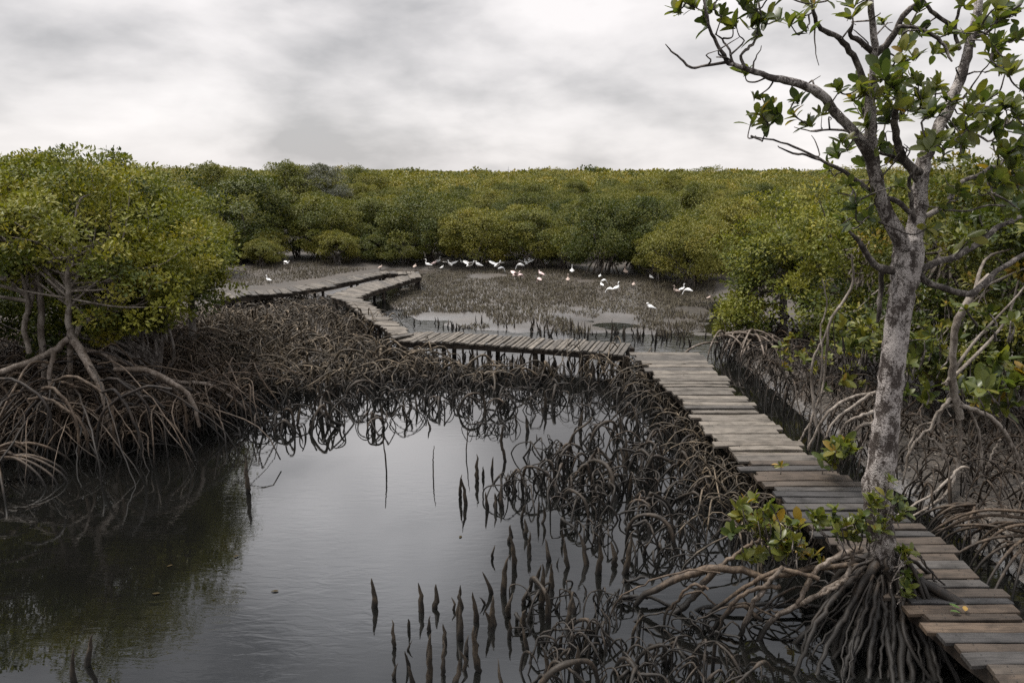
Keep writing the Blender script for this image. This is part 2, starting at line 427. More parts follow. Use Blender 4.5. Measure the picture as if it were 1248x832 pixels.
LEFT_BANK = wpoly([(-900, 560), (-200, 545), (0, 520), (150, 525), (240, 500), (330, 465), (430, 448), (470, 425), (430, 385), (400, 366), (500, 337), (300, 300), (-600, 300)])
RIGHT_BANK = wpoly([(862, 422), (880, 438), (1000, 545), (1060, 600), (1130, 650), (1260, 760), (1700, 1100), (2600, 700), (1700, 300), (850, 300), (872, 370)])
FLAT = wpoly([(500, 337), (470, 372), (500, 392), (560, 402), (640, 406), (740, 406), (862, 410), (872, 360), (1100, 300), (1100, 262), (300, 262), (300, 300)])
def smooth01(t): t = np.clip(t, 0, 1); return t * t * (3 - 2 * t)
def ground(P):
    P = np.asarray(P, float)
    n = vnoise(P, 1.3) * .017 + vnoise(P, .45) * .017
    h = np.full(P.shape[:-1], -.40)
    h = np.maximum(h, -.40 + .56 * smooth01((sdist(P, LEFT_BANK) + .8) / 2.0))
    h = np.maximum(h, -.40 + .66 * smooth01((sdist(P, RIGHT_BANK) + .5) / 1.6))
    h = np.maximum(h, -.40 + .412 * smooth01((sdist(P, FLAT) + 2.6) / 3.0) + .14 * smooth01((sdist(P, FLAT) - 1.2) / 3.5))
    edge_y = np.interp(P[..., 0] / np.maximum(P[..., 1], 1), [-.5, -.3, -.2, 0, .12, .22, .3], [30, 36, 40, 39.5, 38, 34, 28])
    h = np.maximum(h, -.3 + .62 * smooth01((P[..., 1] - edge_y + 1.5) / 3.5))
    return h + n

ax = np.concatenate([[-3000, -1500, -700, -350, -180, -100, -60, -40], np.arange(-28, 28.01, .35), [40, 60, 100, 180, 350, 700, 1500, 3000]])
ay = np.concatenate([[-400, -100, -30, -10, -2], np.arange(1, 38, .35), [42, 50, 65, 90, 140, 250, 500, 1000, 2000, 4500]])
def sheet(name, zf, mat):
    X, Y = np.meshgrid(ax, ay); P = np.stack([X, Y], -1); Z = zf(P)
    i = np.arange(X.size).reshape(X.shape)
    F4 = np.stack([i[:-1, :-1], i[:-1, 1:], i[1:, 1:], i[1:, :-1]], -1)
    o = MB().add(np.stack([X, Y, Z], -1), F4).build(name, mat); o['kind'] = 'structure'; return o
sheet('ground', ground, M_MUD)
sheet('water', lambda P: np.zeros(P.shape[:-1]), M_WATER)

# ------------------------------------------------------------------ boardwalks
DZ = .62
def plank(mb, a, b, wd, th, tint, z):
    """one weathered board from a to b (plan points); chamfered, slightly bowed, uneven edges"""
    a = np.array([a[0], a[1], z]); b = np.array([b[0], b[1], z + rng.normal(0, .008)])
    d = b - a; L = np.linalg.norm(d); d /= L; s = np.array([-d[1], d[0], 0]); s /= np.linalg.norm(s); u = np.cross(d, s)
    k = 6; ts = np.linspace(0, 1, k); c = .007
    sec = np.array([(-.5, -1, 0), (.5, -1, 0), (.5, 0, -c), (.5, 0, 0), (-.5, 0, 0), (-.5, 0, -c)])
    bow = rng.normal(0, .006); V = []; G = []; off = rng.uniform(0, 50, 2)
    tilt = rng.normal(0, .012)
    for i, t in enumerate(ts):
        e = [rng.normal(0, .003), rng.normal(0, .003)]
        for j, (sw, tz, dz) in enumerate(sec):
            side = e[0] if sw < 0 else e[1]
            x = sw * wd + (c if j == 4 else -c if j == 3 else 0) + side
            zz = tz * th + (0 if j in (3, 4) else dz) + bow * 4 * t * (1 - t) + tilt * x / wd
            V.append(a + d * t * L + s * x + u * zz); G.append((t * L + off[0], x + off[1], zz))
    n = 6; F4 = []
    for i in range(k - 1):
        for j in range(n):
            F4.append((i * n + j, i * n + (j + 1) % n, (i + 1) * n + (j + 1) % n, (i + 1) * n + j))
    F4 += [(5, 2, 1, 0), (5, 4, 3, 2)]; o = (k - 1) * n
    F4 += [(o + 0, o + 1, o + 2, o + 5), (o + 2, o + 3, o + 4, o + 5)]
    mb.add(np.array(V), np.array(F4), tint=tint, grain=np.array(G))

def box_between(mb, a, b, wd, h):
    a = np.asarray(a, float); b = np.asarray(b, float); d = nrm(b - a); s = nrm(np.cross(d, [0, 0, 1])); u = np.cross(s, d)
    V = [p + s * x * wd / 2 + u * y * h / 2 for p in (a, (a + b) / 2 + rng.normal(0, .008, 3), b) for x, y in ((-1, -1), (1, -1), (1, 1), (-1, 1))]
    F4 = [(i * 4 + j, i * 4 + (j + 1) % 4, (i + 1) * 4 + (j + 1) % 4, (i + 1) * 4 + j) for i in range(2) for j in range(4)] + [(3, 2, 1, 0), (8, 9, 10, 11)]
    mb.add(np.array(V), np.array(F4))

def boardwalk(label, leftp, rightp, step, tintf, z=DZ, post_gap=2.2, jit=.05, skew=0.0, gap=.030, nails=False):
    """leftp/rightp: plan polylines of the two edges, sampled at the same parameter"""
    Lp = np.asarray(leftp, float); Rp = np.asarray(rightp, float)
    mid = (Lp + Rp) / 2; seg = np.linalg.norm(np.diff(mid, axis=0), axis=1); cum = np.concatenate([[0], np.cumsum(seg)])
    def ev(A, s): return np.array([np.interp(s, cum, A[:, 0]), np.interp(s, cum, A[:, 1])])
    base = ev(mid, 0)
    root = empty('boardwalk', (base[0], base[1], 0)); tag(root, label, 'boardwalk')
    o3 = np.array([base[0], base[1], 0])
    mb = MB(); s = .1
    while s < cum[-1] - .06:
        wd = (step(s / cum[-1]) if callable(step) else step) * rng.uniform(.8, 1.15)
        a = ev(Lp, np.clip(s + skew * .5, 0, cum[-1])) - base; b = ev(Rp, np.clip(s - skew * .5, 0, cum[-1])) - base
        dd = nrm(b - a); a = a - dd * rng.normal(0.02, jit); b = b + dd * rng.normal(0.02, jit)
        zz = z + .018 * math.sin(s * 1.3) + rng.normal(0, .006)
        plank(mb, a, b, wd - gap, .042, tintf(s / cum[-1]), zz)
        if nails:   # two nail heads at each end of the board
            for q in (a + dd * .16, b - dd * .16):
                for k_ in (-.22, .22):
                    c_ = q + np.array([-dd[1], dd[0]]) * k_ * wd + rng.normal(0, .006, 2); an_ = np.arange(6) * math.pi / 3
                    V_ = np.concatenate([np.stack([c_[0] + .007 * np.cos(an_), c_[1] + .007 * np.sin(an_), np.full(6, zz + .012)], 1), [[c_[0], c_[1], zz + .016]]])
                    mb.add(V_, None, [(i_, (i_ + 1) % 6, 6) for i_ in range(6)], tint=0.0)
        s += wd
    mb.build('deck', M_WOOD, root, smooth=False)
    for A, other in ((Lp, Rp), (Rp, Lp)):
        bm_ = MB()
        for i in range(len(A) - 1):
            inn = [A[j] + nrm(other[j] - A[j]) * .12 - base for j in (i, i + 1)]
            box_between(bm_, (*inn[0], z - .125), (*inn[1], z - .125), .075, .15)
        bm_.build('beam', M_BEAM, root, smooth=False)
    n = max(2, int(cum[-1] / post_gap))
    for i in range(n + 1):
        s = cum[-1] * (i + .0) / n
        s = np.clip(s, .15, cum[-1] - .15)
        for A, other in ((Lp, Rp), (Rp, Lp)):
            p = ev(A, s); q = p + nrm(ev(other, s) - p) * .20 - base
            pm = MB(); lean = rng.normal(0, .03, 2)
            tubes(pm, np.array([[q[0] + lean[0], q[1] + lean[1], -.7], [q[0] + lean[0] * .5, q[1], 0], [q[0], q[1], z - .06]]), np.array([.07, .065, .06]), 7, lump=.06)
            pm.build('post', M_BEAM, root)
    return root

def edge(px): return [at(x, y, DZ)[:2] for x, y in px]
# main run: starts behind the camera's right and climbs away to the corner
AR = [(1120, 1600, 1740), (960, 1390, 1540), (860, 1258, 1408), (790, 1168, 1312), (727, 1092, 1227), (670, 1024, 1158), (620, 966, 1084), (580, 924, 1026), (540, 883, 972), (500, 842, 924), (460, 802, 881), (429, 770, 851)]
runA = [(at(xl, y, DZ)[:2], at(xr, y, DZ)[:2]) for y, xl, xr in AR]
def tintA(t):
    if t < .50:
        return rng.choice([.10, .20, .84, .93, .82, .15, .80, .04], p=[.15, .14, .18, .04, .20, .12, .08, .09]) + rng.normal(0, .015)
    return np.clip(rng.normal(.54, .13), .14, .74)
boardwalk('wide plank boardwalk running from the lichen covered tree back to the corner', [a for a, b in runA], [b for a, b in runA], lambda t: .15 + .115 * t, tintA, jit=.065, nails=True)
lB = [np.array(p) for p in (at(481, 414, DZ)[:2], at(570, 416.5, DZ)[:2], at(660, 422, DZ)[:2], at(766, 431.5, DZ)[:2])]
rB = [p + np.array([.35, 1.12]) for p in lB]
boardwalk('narrow boardwalk of slanted planks crossing the water below the mudflat', lB, rB, .135, lambda t: np.clip(rng.normal(.56, .10), .2, .74), z=DZ - .03, post_gap=1.25, jit=.07)
lC = edge([(482, 413), (462, 396), (440, 381), (424, 369), (402, 360.5)]); rC = edge([(503, 409), (486, 397), (465, 382), (450, 371.5), (437, 364)])
boardwalk('bent boardwalk leg climbing away left of the flooded mudflat', lC, rC, .20, lambda t: np.clip(rng.normal(.58, .10), .2, .74), z=DZ + .02, jit=.06)
lC2 = edge([(402, 359.5), (428, 351), (452, 343.5), (480, 338.5), (511, 333.2)]); rC2 = edge([(436, 363), (452, 356), (468, 350), (488, 344), (513, 337)])
boardwalk('far boardwalk leg ending at the point near the standing birds', lC2, rC2, .22, lambda t: np.clip(rng.normal(.55, .09), .2, .74), jit=.08)
lD = edge([(256, 361.5), (300, 355), (340, 351.5), (376, 346), (420, 338), (463, 330.3)]); rD = edge([(262, 366), (306, 360), (345, 356.5), (392, 350), (432, 342), (474, 332.6)])
boardwalk('far left boardwalk emerging from behind the big leafy tree', lD, rD, .23, lambda t: np.clip(rng.normal(.42, .09), .2, .7), jit=.09)
lE = edge([(462, 330), (488, 331), (511, 331.2)]); rE = edge([(466, 333), (490, 334.2), (512, 334.6)])
boardwalk('short far boardwalk link joining the two walkways at their point', lE, rE, .23, lambda t: np.clip(rng.normal(.50, .09), .2, .7), jit=.06)

# ------------------------------------------------------------------ roots
def arcs(P0, P1, H, Rd, N=12, wob=.06, z0=-.15):
    """arching roots between plan points: (M,N,3) paths and radii"""
    M = len(P0); t = np.linspace(0, 1, N)[None, :]
    pw = rng.uniform(.55, .95, (M, 1))
    prof = np.sin(math.pi * t ** np.where(rng.random((M, 1)) < .5, pw, 1 / pw)) ** rng.uniform(.55, .9, (M, 1))
    P = np.zeros((M, N, 3))
    P[..., :2] = P0[:, None] + (P1 - P0)[:, None] * t[..., None]
    P[..., 2] = z0 + (H[:, None] - z0) * prof
    ph = rng.uniform(0, 6.28, (M, 3, 2))
    for k in range(2):
        P += (wob / (k + 1) * np.sin((k + 1) * 4.2 * t[..., None] + ph[:, None, :, k]) * np.linalg.norm(P1 - P0, axis=1)[:, None, None] ** .5)
    rr = Rd[:, None] * (1 - .35 * t) * (1 + .12 * rng.normal(size=(M, N)))
    return P, rr

# one mass nobody could count: the brown tangle on the bank and behind the pool
TANGLE = wpoly([(205, 420), (235, 380), (290, 375), (388, 367), (412, 374), (432, 388), (470, 425), (540, 450), (620, 460), (700, 466), (765, 462), (800, 470), (792, 478), (705, 470), (640, 468), (560, 474), (470, 468), (380, 486), (300, 495), (240, 480)])
p0 = sample(TANGLE, 44); M = len(p0)
an = rng.uniform(0, 6.28, M); sp = rng.gamma(3.5, .17, M) + .12
p1 = p0 + np.stack([np.cos(an), np.sin(an) * .8], 1) * sp[:, None]
gz = ground(p0)
big = (.55 + .45 * np.clip(vnoise(p0, 1.6) + .4, 0, 1.4)) * np.clip((27.5 - p0[:, 1]) / 5, .30, 1)   # lower towards the far walkway
P, rr = arcs(p0, p1, np.maximum(gz, 0) + big * np.clip(.10 + .42 * sp + rng.normal(0, .1, M), .10, .75), (.006 + rng.gamma(2, .0055, M)), 12, .12)
mb = tubes(MB(), P, rr, 5, tint=np.clip(rng.normal(.5, .25, M), 0, 1))
q = sample(TANGLE, .9); M = len(q); an = rng.normal(.2, .7, M) + rng.choice([0, math.pi], M); sp = rng.uniform(.9, 2.2, M)
q1 = q + np.stack([np.cos(an), np.sin(an)], 1) * sp[:, None]
P, rr = arcs(q, q1, np.maximum(ground(q), 0) + rng.uniform(.25, .6, M) * np.clip((27.5 - q[:, 1]) / 5, .25, 1), rng.uniform(.018, .038, M), 14, .10)
tubes(mb, P, rr, 6, tint=np.clip(rng.normal(.9, .15, M), 0, 1), lump=.08)
# struts hanging from the arches
q = sample(TANGLE, 9); M = len(q); h = rng.uniform(.15, .5, M) * np.clip((27.5 - q[:, 1]) / 5, .3, 1); ln = rng.normal(0, .24, (M, 2))
P = np.stack([np.concatenate([q + ln * s + rng.normal(0, .02, (M, 2)), (np.full((M, 1), -.15) + (h[:, None] + .15) * s)], 1) for s in np.linspace(0, 1, 6)], 1)
tubes(mb, P, np.linspace(1, .5, 6)[None] * rng.uniform(.012, .026, M)[:, None], 5, tint=np.clip(rng.normal(.45, .2, M), 0, 1))
o = mb.build('root_tangle', M_TANGLE); o['kind'] = 'stuff'; tag(o, 'brown mass of tangled arching mangrove roots covering the bank left of the boardwalk', 'roots')

LB = wpoly([(-120, 540), (-60, 560), (60, 552), (150, 556), (250, 530), (300, 495), (240, 480), (205, 420), (150, 425), (60, 425), (-120, 430)])
p0 = sample(LB, 90); M = len(p0); an = rng.uniform(0, 6.28, M); sp = rng.gamma(3, .26, M) + .15
p1 = p0 + np.stack([np.cos(an), np.sin(an)], 1) * sp[:, None]
P, rr = arcs(p0, p1, np.clip(.12 + .5 * sp + rng.normal(0, .1, M), .1, .95), rng.uniform(.009, .022, M), 12, .12)
o = tubes(MB(), P, rr, 5, tint=np.clip(rng.normal(.35, .25, M), 0, 1)).build('root_tangle', M_ROOT); o['kind'] = 'stuff'; tag(o, 'dark tangle of fine roots in the shade beneath the big left tree', 'roots')

# right bank tangle, beyond the main boardwalk
RT = wpoly([(862, 428), (880, 445), (985, 545), (1045, 590), (1130, 650), (1260, 745), (1400, 760), (1400, 540), (1200, 460), (1050, 420), (900, 408)])
p0 = sample(RT, 20); M = len(p0); an = rng.uniform(0, 6.28, M); sp = rng.gamma(3, .2, M) + .12
p1 = p0 + np.stack([np.cos(an), np.sin(an)], 1) * sp[:, None]
keep = inpoly(p1, RT); p0, p1, sp = p0[keep], p1[keep], sp[keep]; M = len(p0)
P, rr = arcs(p0, p1, .12 + np.clip(.10 + .38 * sp + rng.normal(0, .08, M), .05, .7), rng.uniform(.008, .022, M), 11, .07)
mb = tubes(MB(), P, rr, 5, tint=np.clip(rng.normal(.35, .25, M), 0, 1))
o = mb.build('root_tangle', M_DARKTANGLE); o['kind'] = 'stuff'; tag(o, 'dark low tangle of roots on the mud right of the main boardwalk', 'roots')

# roots below and left of the main boardwalk
LT = wpoly([(770, 440), (815, 470), (880, 545), (935, 610), (1000, 680), (950, 705), (890, 660), (850, 590), (830, 530), (790, 490)])
p0 = sample(LT, 60); M = len(p0); an = rng.uniform(0, 6.28, M); sp = rng.gamma(3, .17, M) + .12
p1 = p0 + np.stack([np.cos(an), np.sin(an)], 1) * sp[:, None]
P, rr = arcs(p0, p1, np.clip(.12 + .42 * sp + rng.normal(0, .08, M), .08, .5), rng.uniform(.008, .02, M), 11, .08)
o = tubes(MB(), P, rr, 5, tint=np.clip(rng.normal(.3, .2, M), 0, 1)).build('root_tangle', M_TANGLE); o['kind'] = 'stuff'
tag(o, 'dense dark thicket of thin roots below the left edge of the main boardwalk', 'roots')

# litter-strewn mud: small chips and dead leaves on the right bank
p = sample(RT, 160); M = len(p)
mb = MB(); C = np.concatenate([p, ground(p)[:, None] + rng.uniform(.01, .05, (M, 1))], 1)
leaves4(mb, C, np.concatenate([rng.normal(size=(M, 2)), rng.normal(0, .25, (M, 1))], 1), np.array([0, 0, 1.]) + rng.normal(0, .3, (M, 3)), rng.uniform(.03, .09, M), rng.uniform(.02, .05, M), rng.uniform(0, 1, M))
m, nt_, out_ = newmat('dead_leaf_litter'); c_ = ramp(nt_, attr(nt_, 'tint'), [(0, (.02, .016, .012)), (.6, (.06, .046, .034)), (1, (.17, .14, .11))])
p_ = nd(nt_, 'ShaderNodeBsdfPrincipled'); nt_.links.new(c_, p_.inputs['Base Color']); p_.inputs['Roughness'].default_value = .6; nt_.links.new(p_.outputs[0], out_.inputs[0])
o = mb.build('leaf_litter', m, smooth=False); o['kind'] = 'stuff'; tag(o, 'dead leaf litter scattered over the dark mud right of the boardwalk', 'leaf litter')

# ---- root clumps standing in the water: things with each arching root a part
def clump(seed, n, rad, ht, r0, r1, mat=None):
    root = empty('root_clump', (0, 0, 0)); mat = mat or M_WETROOT
    for i in range(n):
        c = nrm(rng.normal(size=2)) * rad * math.sqrt(rng.random()) * .95; a = rng.uniform(0, 6.28); sp = rad * rng.uniform(.35, 1.3)
        dv = np.array([math.cos(a), math.sin(a)]) * sp / 2
        mb = MB(); P, rr = arcs((c - dv)[None], (c + dv)[None], np.array([ht * np.clip(.25 + .75 * sp / (1.3 * rad) + rng.normal(0, .12), .2, 1.1)]), np.array([rng.uniform(r0, r1) * rng.choice([.6, 1, 1.55], p=[.35, .45, .2])]), 18, .085)
        tubes(mb, P, rr, 7, tint=[rng.uniform(.0, 1.)], lump=.10)
        for k in range(rng.integers(0, 3)):   # side roots leaving the arch
            j = rng.integers(4, 14); s = P[0, j]; e = s + np.array([*rng.normal(0, .22, 2), 0]); e[2] = -.15
            t = np.linspace(0, 1, 9)[:, None]; Q = s + (e - s) * t + np.array([rng.normal(0, .12), rng.normal(0, .12), .10]) * np.sin(t * 3.14)
            tubes(mb, Q, np.linspace(.9, 1.1, 9) * rng.uniform(r0, r1) * .75, 6, tint=[rng.uniform(.1, .6)])
        mb.build('arching_root', mat, root)
    return root
protoC = [clump(i, *a) for i, a in enumerate([(13, .75, .62, .014, .028), (10, .6, .50, .013, .025), (8, .5, .42, .014, .027), (11, .85, .50, .014, .029), (7, .42, .34, .012, .022), (10, .68, .42, .013, .026)])]
usedC = [False] * 6
def put_clump(k, x, y, sc=1.0, rz=None, label=None, group=None, sz=1.0):
    g = at(x, y, 0)
    o = protoC[k] if not usedC[k] else copy_tree(protoC[k]); usedC[k] = True
    o.location = (g[0], g[1], 0); o.rotation_euler = (0, 0, rng.uniform(0, 6.28) if rz is None else rz); o.scale = (sc, sc, sc * sz)
    tag(o, label or 'wet brown clump of arching roots standing in the pool', 'root clump', group); return o
put_clump(0, 376, 517, 1.0, .4, 'round dome shaped root clump standing alone in the pool, brown arches on top')
put_clump(4, 663, 555, .95, 1.0, 'small thin arched root clump at the upper left of the central root mass')
put_clump(2, 466, 520, .9, None, 'dark root clump with long trailing strands to the right of the round dome')
gE = 'root clumps along the front edge of the brown tangle'
for k, x, y, s in [(5, 262, 515, .95), (3, 300, 505, .8), (1, 318, 525, .7), (4, 425, 500, 1.0), (1, 440, 488, .95), (5, 500, 488, .9), (2, 525, 502, .85), (0, 350, 480, .8), (3, 410, 478, .8), (4, 548, 488, 1.0), (1, 575, 500, .8), (5, 600, 482, .85), (2, 622, 500, .9), (4, 640, 478, .9), (1, 672, 492, .85), (5, 700, 480, .85), (4, 720, 500, .9), (2, 745, 488, .8), (3, 770, 492, .85), (0, 540, 470, .7), (3, 660, 468, .7), (0, 480, 474, .75), (4, 585, 520, .7), (4, 612, 526, .7)]:
    put_clump(k, x, y, s, None, 'dark arching root clump at the water edge in front of the brown root tangle', gE)
gC = 'root clumps of the large central mass in the pool'
for k, x, y, s in [(3, 655, 600, .85), (0, 700, 585, .9), (5, 745, 570, .95), (3, 790, 555, .95), (0, 815, 590, .9), (5, 760, 620, .9), (1, 705, 628, .8), (2, 805, 632, .9), (3, 845, 615, .85), (4, 740, 655, .9), (1, 790, 668, .9), (5, 850, 655, .8), (4, 620, 598, .8), (2, 680, 562, .9), (1, 735, 540, .9), (0, 785, 520, .85), (5, 835, 540, .9), (2, 865, 580, .8), (4, 835, 680, .8), (1, 725, 600, 1.0), (4, 770, 590, 1.0)]:
    put_clump(k, x, y, s, None, 'dark arching root clump within the large central root mass left of the main boardwalk', gC)
gF = 'root clumps among the spikes at the front'
for k, x, y, s in [(1, 662, 742, .75), (4, 690, 800, .9), (2, 720, 770, .7), (5, 745, 815, .7), (4, 760, 745, .7), (1, 690, 850, .9), (2, 800, 800, .7), (5, 820, 845, .75), (3, 880, 830, .7), (4, 850, 760, .7)]:
    put_clump(k, x, y, s, None, 'dark root clump in the near water beside the breathing root spikes', gF)

# ---- breathing roots (spikes)
def spike_mesh(h, r, bend):
    mb = MB(); t = np.linspace(0, 1, 9)
    prof = np.interp(t, [0, .25, .5, .72, .9, 1], [.85, 1.0, .95, .72, .38, .12])
    P = np.stack([bend * np.sin(t * 3) * .07 + rng.normal(0, .006, 9), bend * t * .05 + rng.normal(0, .006, 9), -.12 + (h + .12) * t], 1)
    tubes(mb, P, prof * r * rng.uniform(.88, 1.12, 9), 8, lump=.09); return mb.mesh('breathing_root', M_SPIKE)
SPK = [spike_mesh(h, r, b) for h, r, b in [(.34, .033, .4), (.44, .036, -.5), (.26, .030, 1.0), (.52, .034, .3), (.20, .026, -1.), (.38, .024, 1.4), (.30, .038, -.3)]]
def spike(x, y, k, sc, label, group=None, z=0.0, tilt=.12):
    g = at(x, y, 0) if y is not None else x
    o = link('breathing_root', SPK[k], None, (g[0], g[1], z))
    o.scale = (sc * rng.uniform(.85, 1.15), sc * rng.uniform(.85, 1.15), sc * rng.uniform(.9, 1.15)); o.rotation_euler = (rng.normal(0, tilt), rng.normal(0, tilt), rng.uniform(0, 6.28))
    tag(o, label, 'breathing root', group); return o
spike(454, 740, 0, 1.0, 'lone breathing root spike standing furthest left in the near water', tilt=.02)
spike(93, 830, 0, 1.0, 'dark spike at the lower left corner of the pool, the left of two', tilt=.05)
spike(107, 812, 1, .9, 'dark tilted spike at the lower left corner of the pool, the right of two')
spike(301, 600, 3, 1.15, 'tall broken stub standing alone in the pool below the round root dome', tilt=.03)
spike(581, 585, 3, .95, 'slim spike left of the central root mass, tallest of the small group there', tilt=.03)
for x, y, k, s in [(562, 605, 3, .85), (567, 615, 1, .9), (593, 582, 4, 1.0), (601, 575, 0, .8), (596, 620, 0, .9)]:
    spike(x, y, k, s, 'dark spike in the small open group left of the central root mass', 'spikes left of the central root mass')
gS = 'breathing root spikes in the near water'
pts = [(481, 785), (494, 790), (503, 770), (497, 815), (512, 745), (523, 740), (530, 770), (527, 800), (541, 785), (540, 820), (549, 745), (556, 780), (563, 770), (571, 740), (572, 790), (580, 760), (584, 785), (590, 735), (597, 770), (600, 725), (604, 760), (617, 720), (621, 745), (621, 775), (627, 690), (634, 770), (640, 735), (643, 790), (655, 710), (660, 790), (483, 820), (505, 835), (518, 830), (560, 815), (585, 820), (655, 735), (668, 760), (672, 720), (680, 740), (690, 765), (700, 750), (712, 790), (682, 790), (716, 725), (548, 840), (600, 835), (662, 825), (704, 818), (730, 800), (736, 835), (765, 825), (778, 780), (665, 680), (690, 690), (710, 690), (725, 700), (645, 672), (760, 700), (750, 690)]
for x, y in pts:
    spike(x + rng.normal(0, 2), y + rng.normal(0, 2), rng.integers(0, 7), rng.uniform(.55, 1.12), 'dark pointed breathing root in the crowded spikes of the near water', gS)
for _ in range(46):
    x, y = rng.uniform(600, 850), rng.uniform(520, 690)
    spike(x, y, rng.integers(0, 7), rng.uniform(.5, .95), 'dark pointed breathing root among the arches of the large central root mass', 'spikes among the central root mass')
for _ in range(26):
    x, y = rng.uniform(280, 760), rng.uniform(485, 525)
    spike(x, y, rng.integers(0, 7), rng.uniform(.6, 1.0), 'dark upright stub in the water along the front edge of the brown root tangle', 'stubs along the front of the brown root tangle')
gB = 'breathing roots in the shallows behind the slanted plank boardwalk'
bz = wpoly([(505, 404), (600, 408), (700, 413), (770, 418), (850, 424), (862, 410), (800, 400), (700, 396), (600, 394), (500, 394)])
for x, y in sample(bz, 4.6)[:110]:
    spike(np.array([x, y]), None, rng.integers(0, 7), rng.uniform(.55, .95), 'dark spike in the shallows behind the slanted plank boardwalk', gB)
gU = 'breathing roots in the water in front of the slanted plank boardwalk'
bz = wpoly([(540, 434), (765, 446), (770, 470), (640, 462), (540, 455)])
for x, y in sample(bz, 9)[:110]:
    spike(np.array([x, y]), None, rng.integers(0, 7), rng.uniform(.7, 1.2), 'dark spike in the water in front of the slanted plank boardwalk', gU)

# carpet of small breathing roots on the mudflat
FL = wpoly([(512, 337), (470, 366), (490, 388), (560, 400), (680, 408), (780, 414), (852, 418), (868, 372), (872, 352), (800, 344), (700, 334), (600, 331), (530, 330)])
FL2 = wpoly([(260, 345), (330, 330), (450, 322), (520, 326), (465, 330), (380, 345), (300, 354)])
p = np.concatenate([sample(FL, 170), sample(FL2, 110)]); M = len(p)
den = vnoise(p, 1.7) + .6 * vnoise(p, .6) + np.clip((p[:, 1] - 25.8) * .45, -1.5, 1.2); p = p[den > -.6]; M = len(p)
gz = ground(p); h = rng.gamma(5, .016, M) * (.8 + .4 * (vnoise(p, 2.2) > 0)); ln = rng.normal(0, .05, (M, 2))
P = np.stack([np.concatenate([p + ln * s, (gz - .05)[:, None] + (h + .05)[:, None] * s], 1) for s in (0, .4, .75, 1.)], 1)
mb = tubes(MB(), P, np.array([1, 1, .7, .2])[None] * rng.uniform(.009, .017, M)[:, None], 4, tint=np.clip(rng.normal(.55, .25, M), 0, 1))
o = mb.build('breathing_root_carpet', M_FLATSPIKE); o['kind'] = 'stuff'; tag(o, 'carpet of short brown breathing roots covering the wet mudflat', 'roots')

# ------------------------------------------------------------------ crowns
def puff_leaves(mb, C, pr, n, leaf, flat=.6, tintm=.5, tvar=.16, lv=.12, core=.45, out=None):
    """C (k,3) clump centres with radii pr; n leaves each"""
    k = len(C)
    v = nrm(rng.normal(size=(k, n, 3)) + np.array([0, 0, .35]))
    rad = rng.uniform(core, 1.0, (k, n, 1)) ** .7
    off = v * rad * pr[:, None, None] * np.array([1, 1, flat])
    pos = C[:, None] + off
    o_ = 0 if out is None else out[:, None] * .55
    nn = nrm(v * .5 + o_ + np.array([0, 0, .5]) + rng.normal(0, .30, (k, n, 3)))
    dd = v + rng.normal(0, .7, (k, n, 3))
    t = np.clip(rng.normal(tintm, tvar, (k, 1)) + rng.normal(0, lv, (k, n)), 0, 1)
    L = leaf * rng.uniform(.7, 1.3, k * n)
    leaves4(mb, pos.reshape(-1, 3), dd.reshape(-1, 3), nn.reshape(-1, 3), L, L * rng.uniform(.42, .6, k * n), t.ravel())

def crown_points(n, rx, ry, rz, cz, lo=-.55, rough=.22, inner=.75):
    """clump centres over an uneven ellipsoid"""
    u = nrm(rng.normal(size=(n * 3, 3))); u = u[u[:, 2] > lo][:n]
    f = rng.normal(size=(5, 3)) * 1.6; ph = rng.uniform(0, 6.28, 5)
    r = 1 + rough * np.mean(np.sin(u @ f.T * 1.7 + ph), 1) * 2
    r *= rng.uniform(inner, 1.02, len(u))
    return u * r[:, None] * np.array([rx, ry, rz]) + np.array([0, 0, cz])

def trunk_to(mb, tips, base_h, r, spread=.25, base=(0, 0), sides=6):
    for tp in tips:
        b = np.array([base[0] + rng.normal(0, spread * .3), base[1] + rng.normal(0, spread * .3), -.1])
        m1 = np.array([b[0] + (tp[0] - b[0]) * .15, b[1] + (tp[1] - b[1]) * .15, base_h]) + rng.normal(0, .06, 3)
        m2 = b + (tp - b) * .62 + np.array([0, 0, .1]) + rng.normal(0, .10, 3)
        limb(mb, [b, m1, m2, tp], [r, r * .8, r * .45, r * .12], 12, sides)

# forest tree prototypes, at unit scale about 3.4 m high
def forest_proto(seed, h, w, n, leaves, leaf, lo=-.75):
    C = crown_points(n, w / 2, w / 2, (h - .35) / 2, (h + .35) / 2 + .0, lo, .15, .88)
    cm = MB(); pr = rng.uniform(.20, .38, len(C)) * w / 2.2
    ctr = np.array([0, 0, (h + .35) / 2 - .3]); puff_leaves(cm, C, pr, leaves, leaf, .62, .52, .09, .06, .45, nrm(C - ctr))
    # a filling layer further in
    C2 = C * np.array([.62, .62, 1]) + np.array([0, 0, -.1]); puff_leaves(cm, C2, pr, leaves // 3, leaf * 1.3, .7, .45, .1, .08)
    tm = MB(); trunk_to(tm, C[rng.choice(len(C), 9, False)], .7, .055, .6)
    return cm.mesh('crown', M_LEAF, False), tm.mesh('trunk', M_TRUNKL)
PROTO = [forest_proto(i, *a) for i, a in enumerate([(3.3, 3.6, 66, 210, .095), (3.6, 3.2, 66, 210, .09), (3.0, 4.0, 70, 210, .095), (3.4, 3.9, 74, 200, .09), (3.9, 3.3, 70, 200, .09), (2.9, 3.2, 56, 220, .095)])]
prop_mesh = []
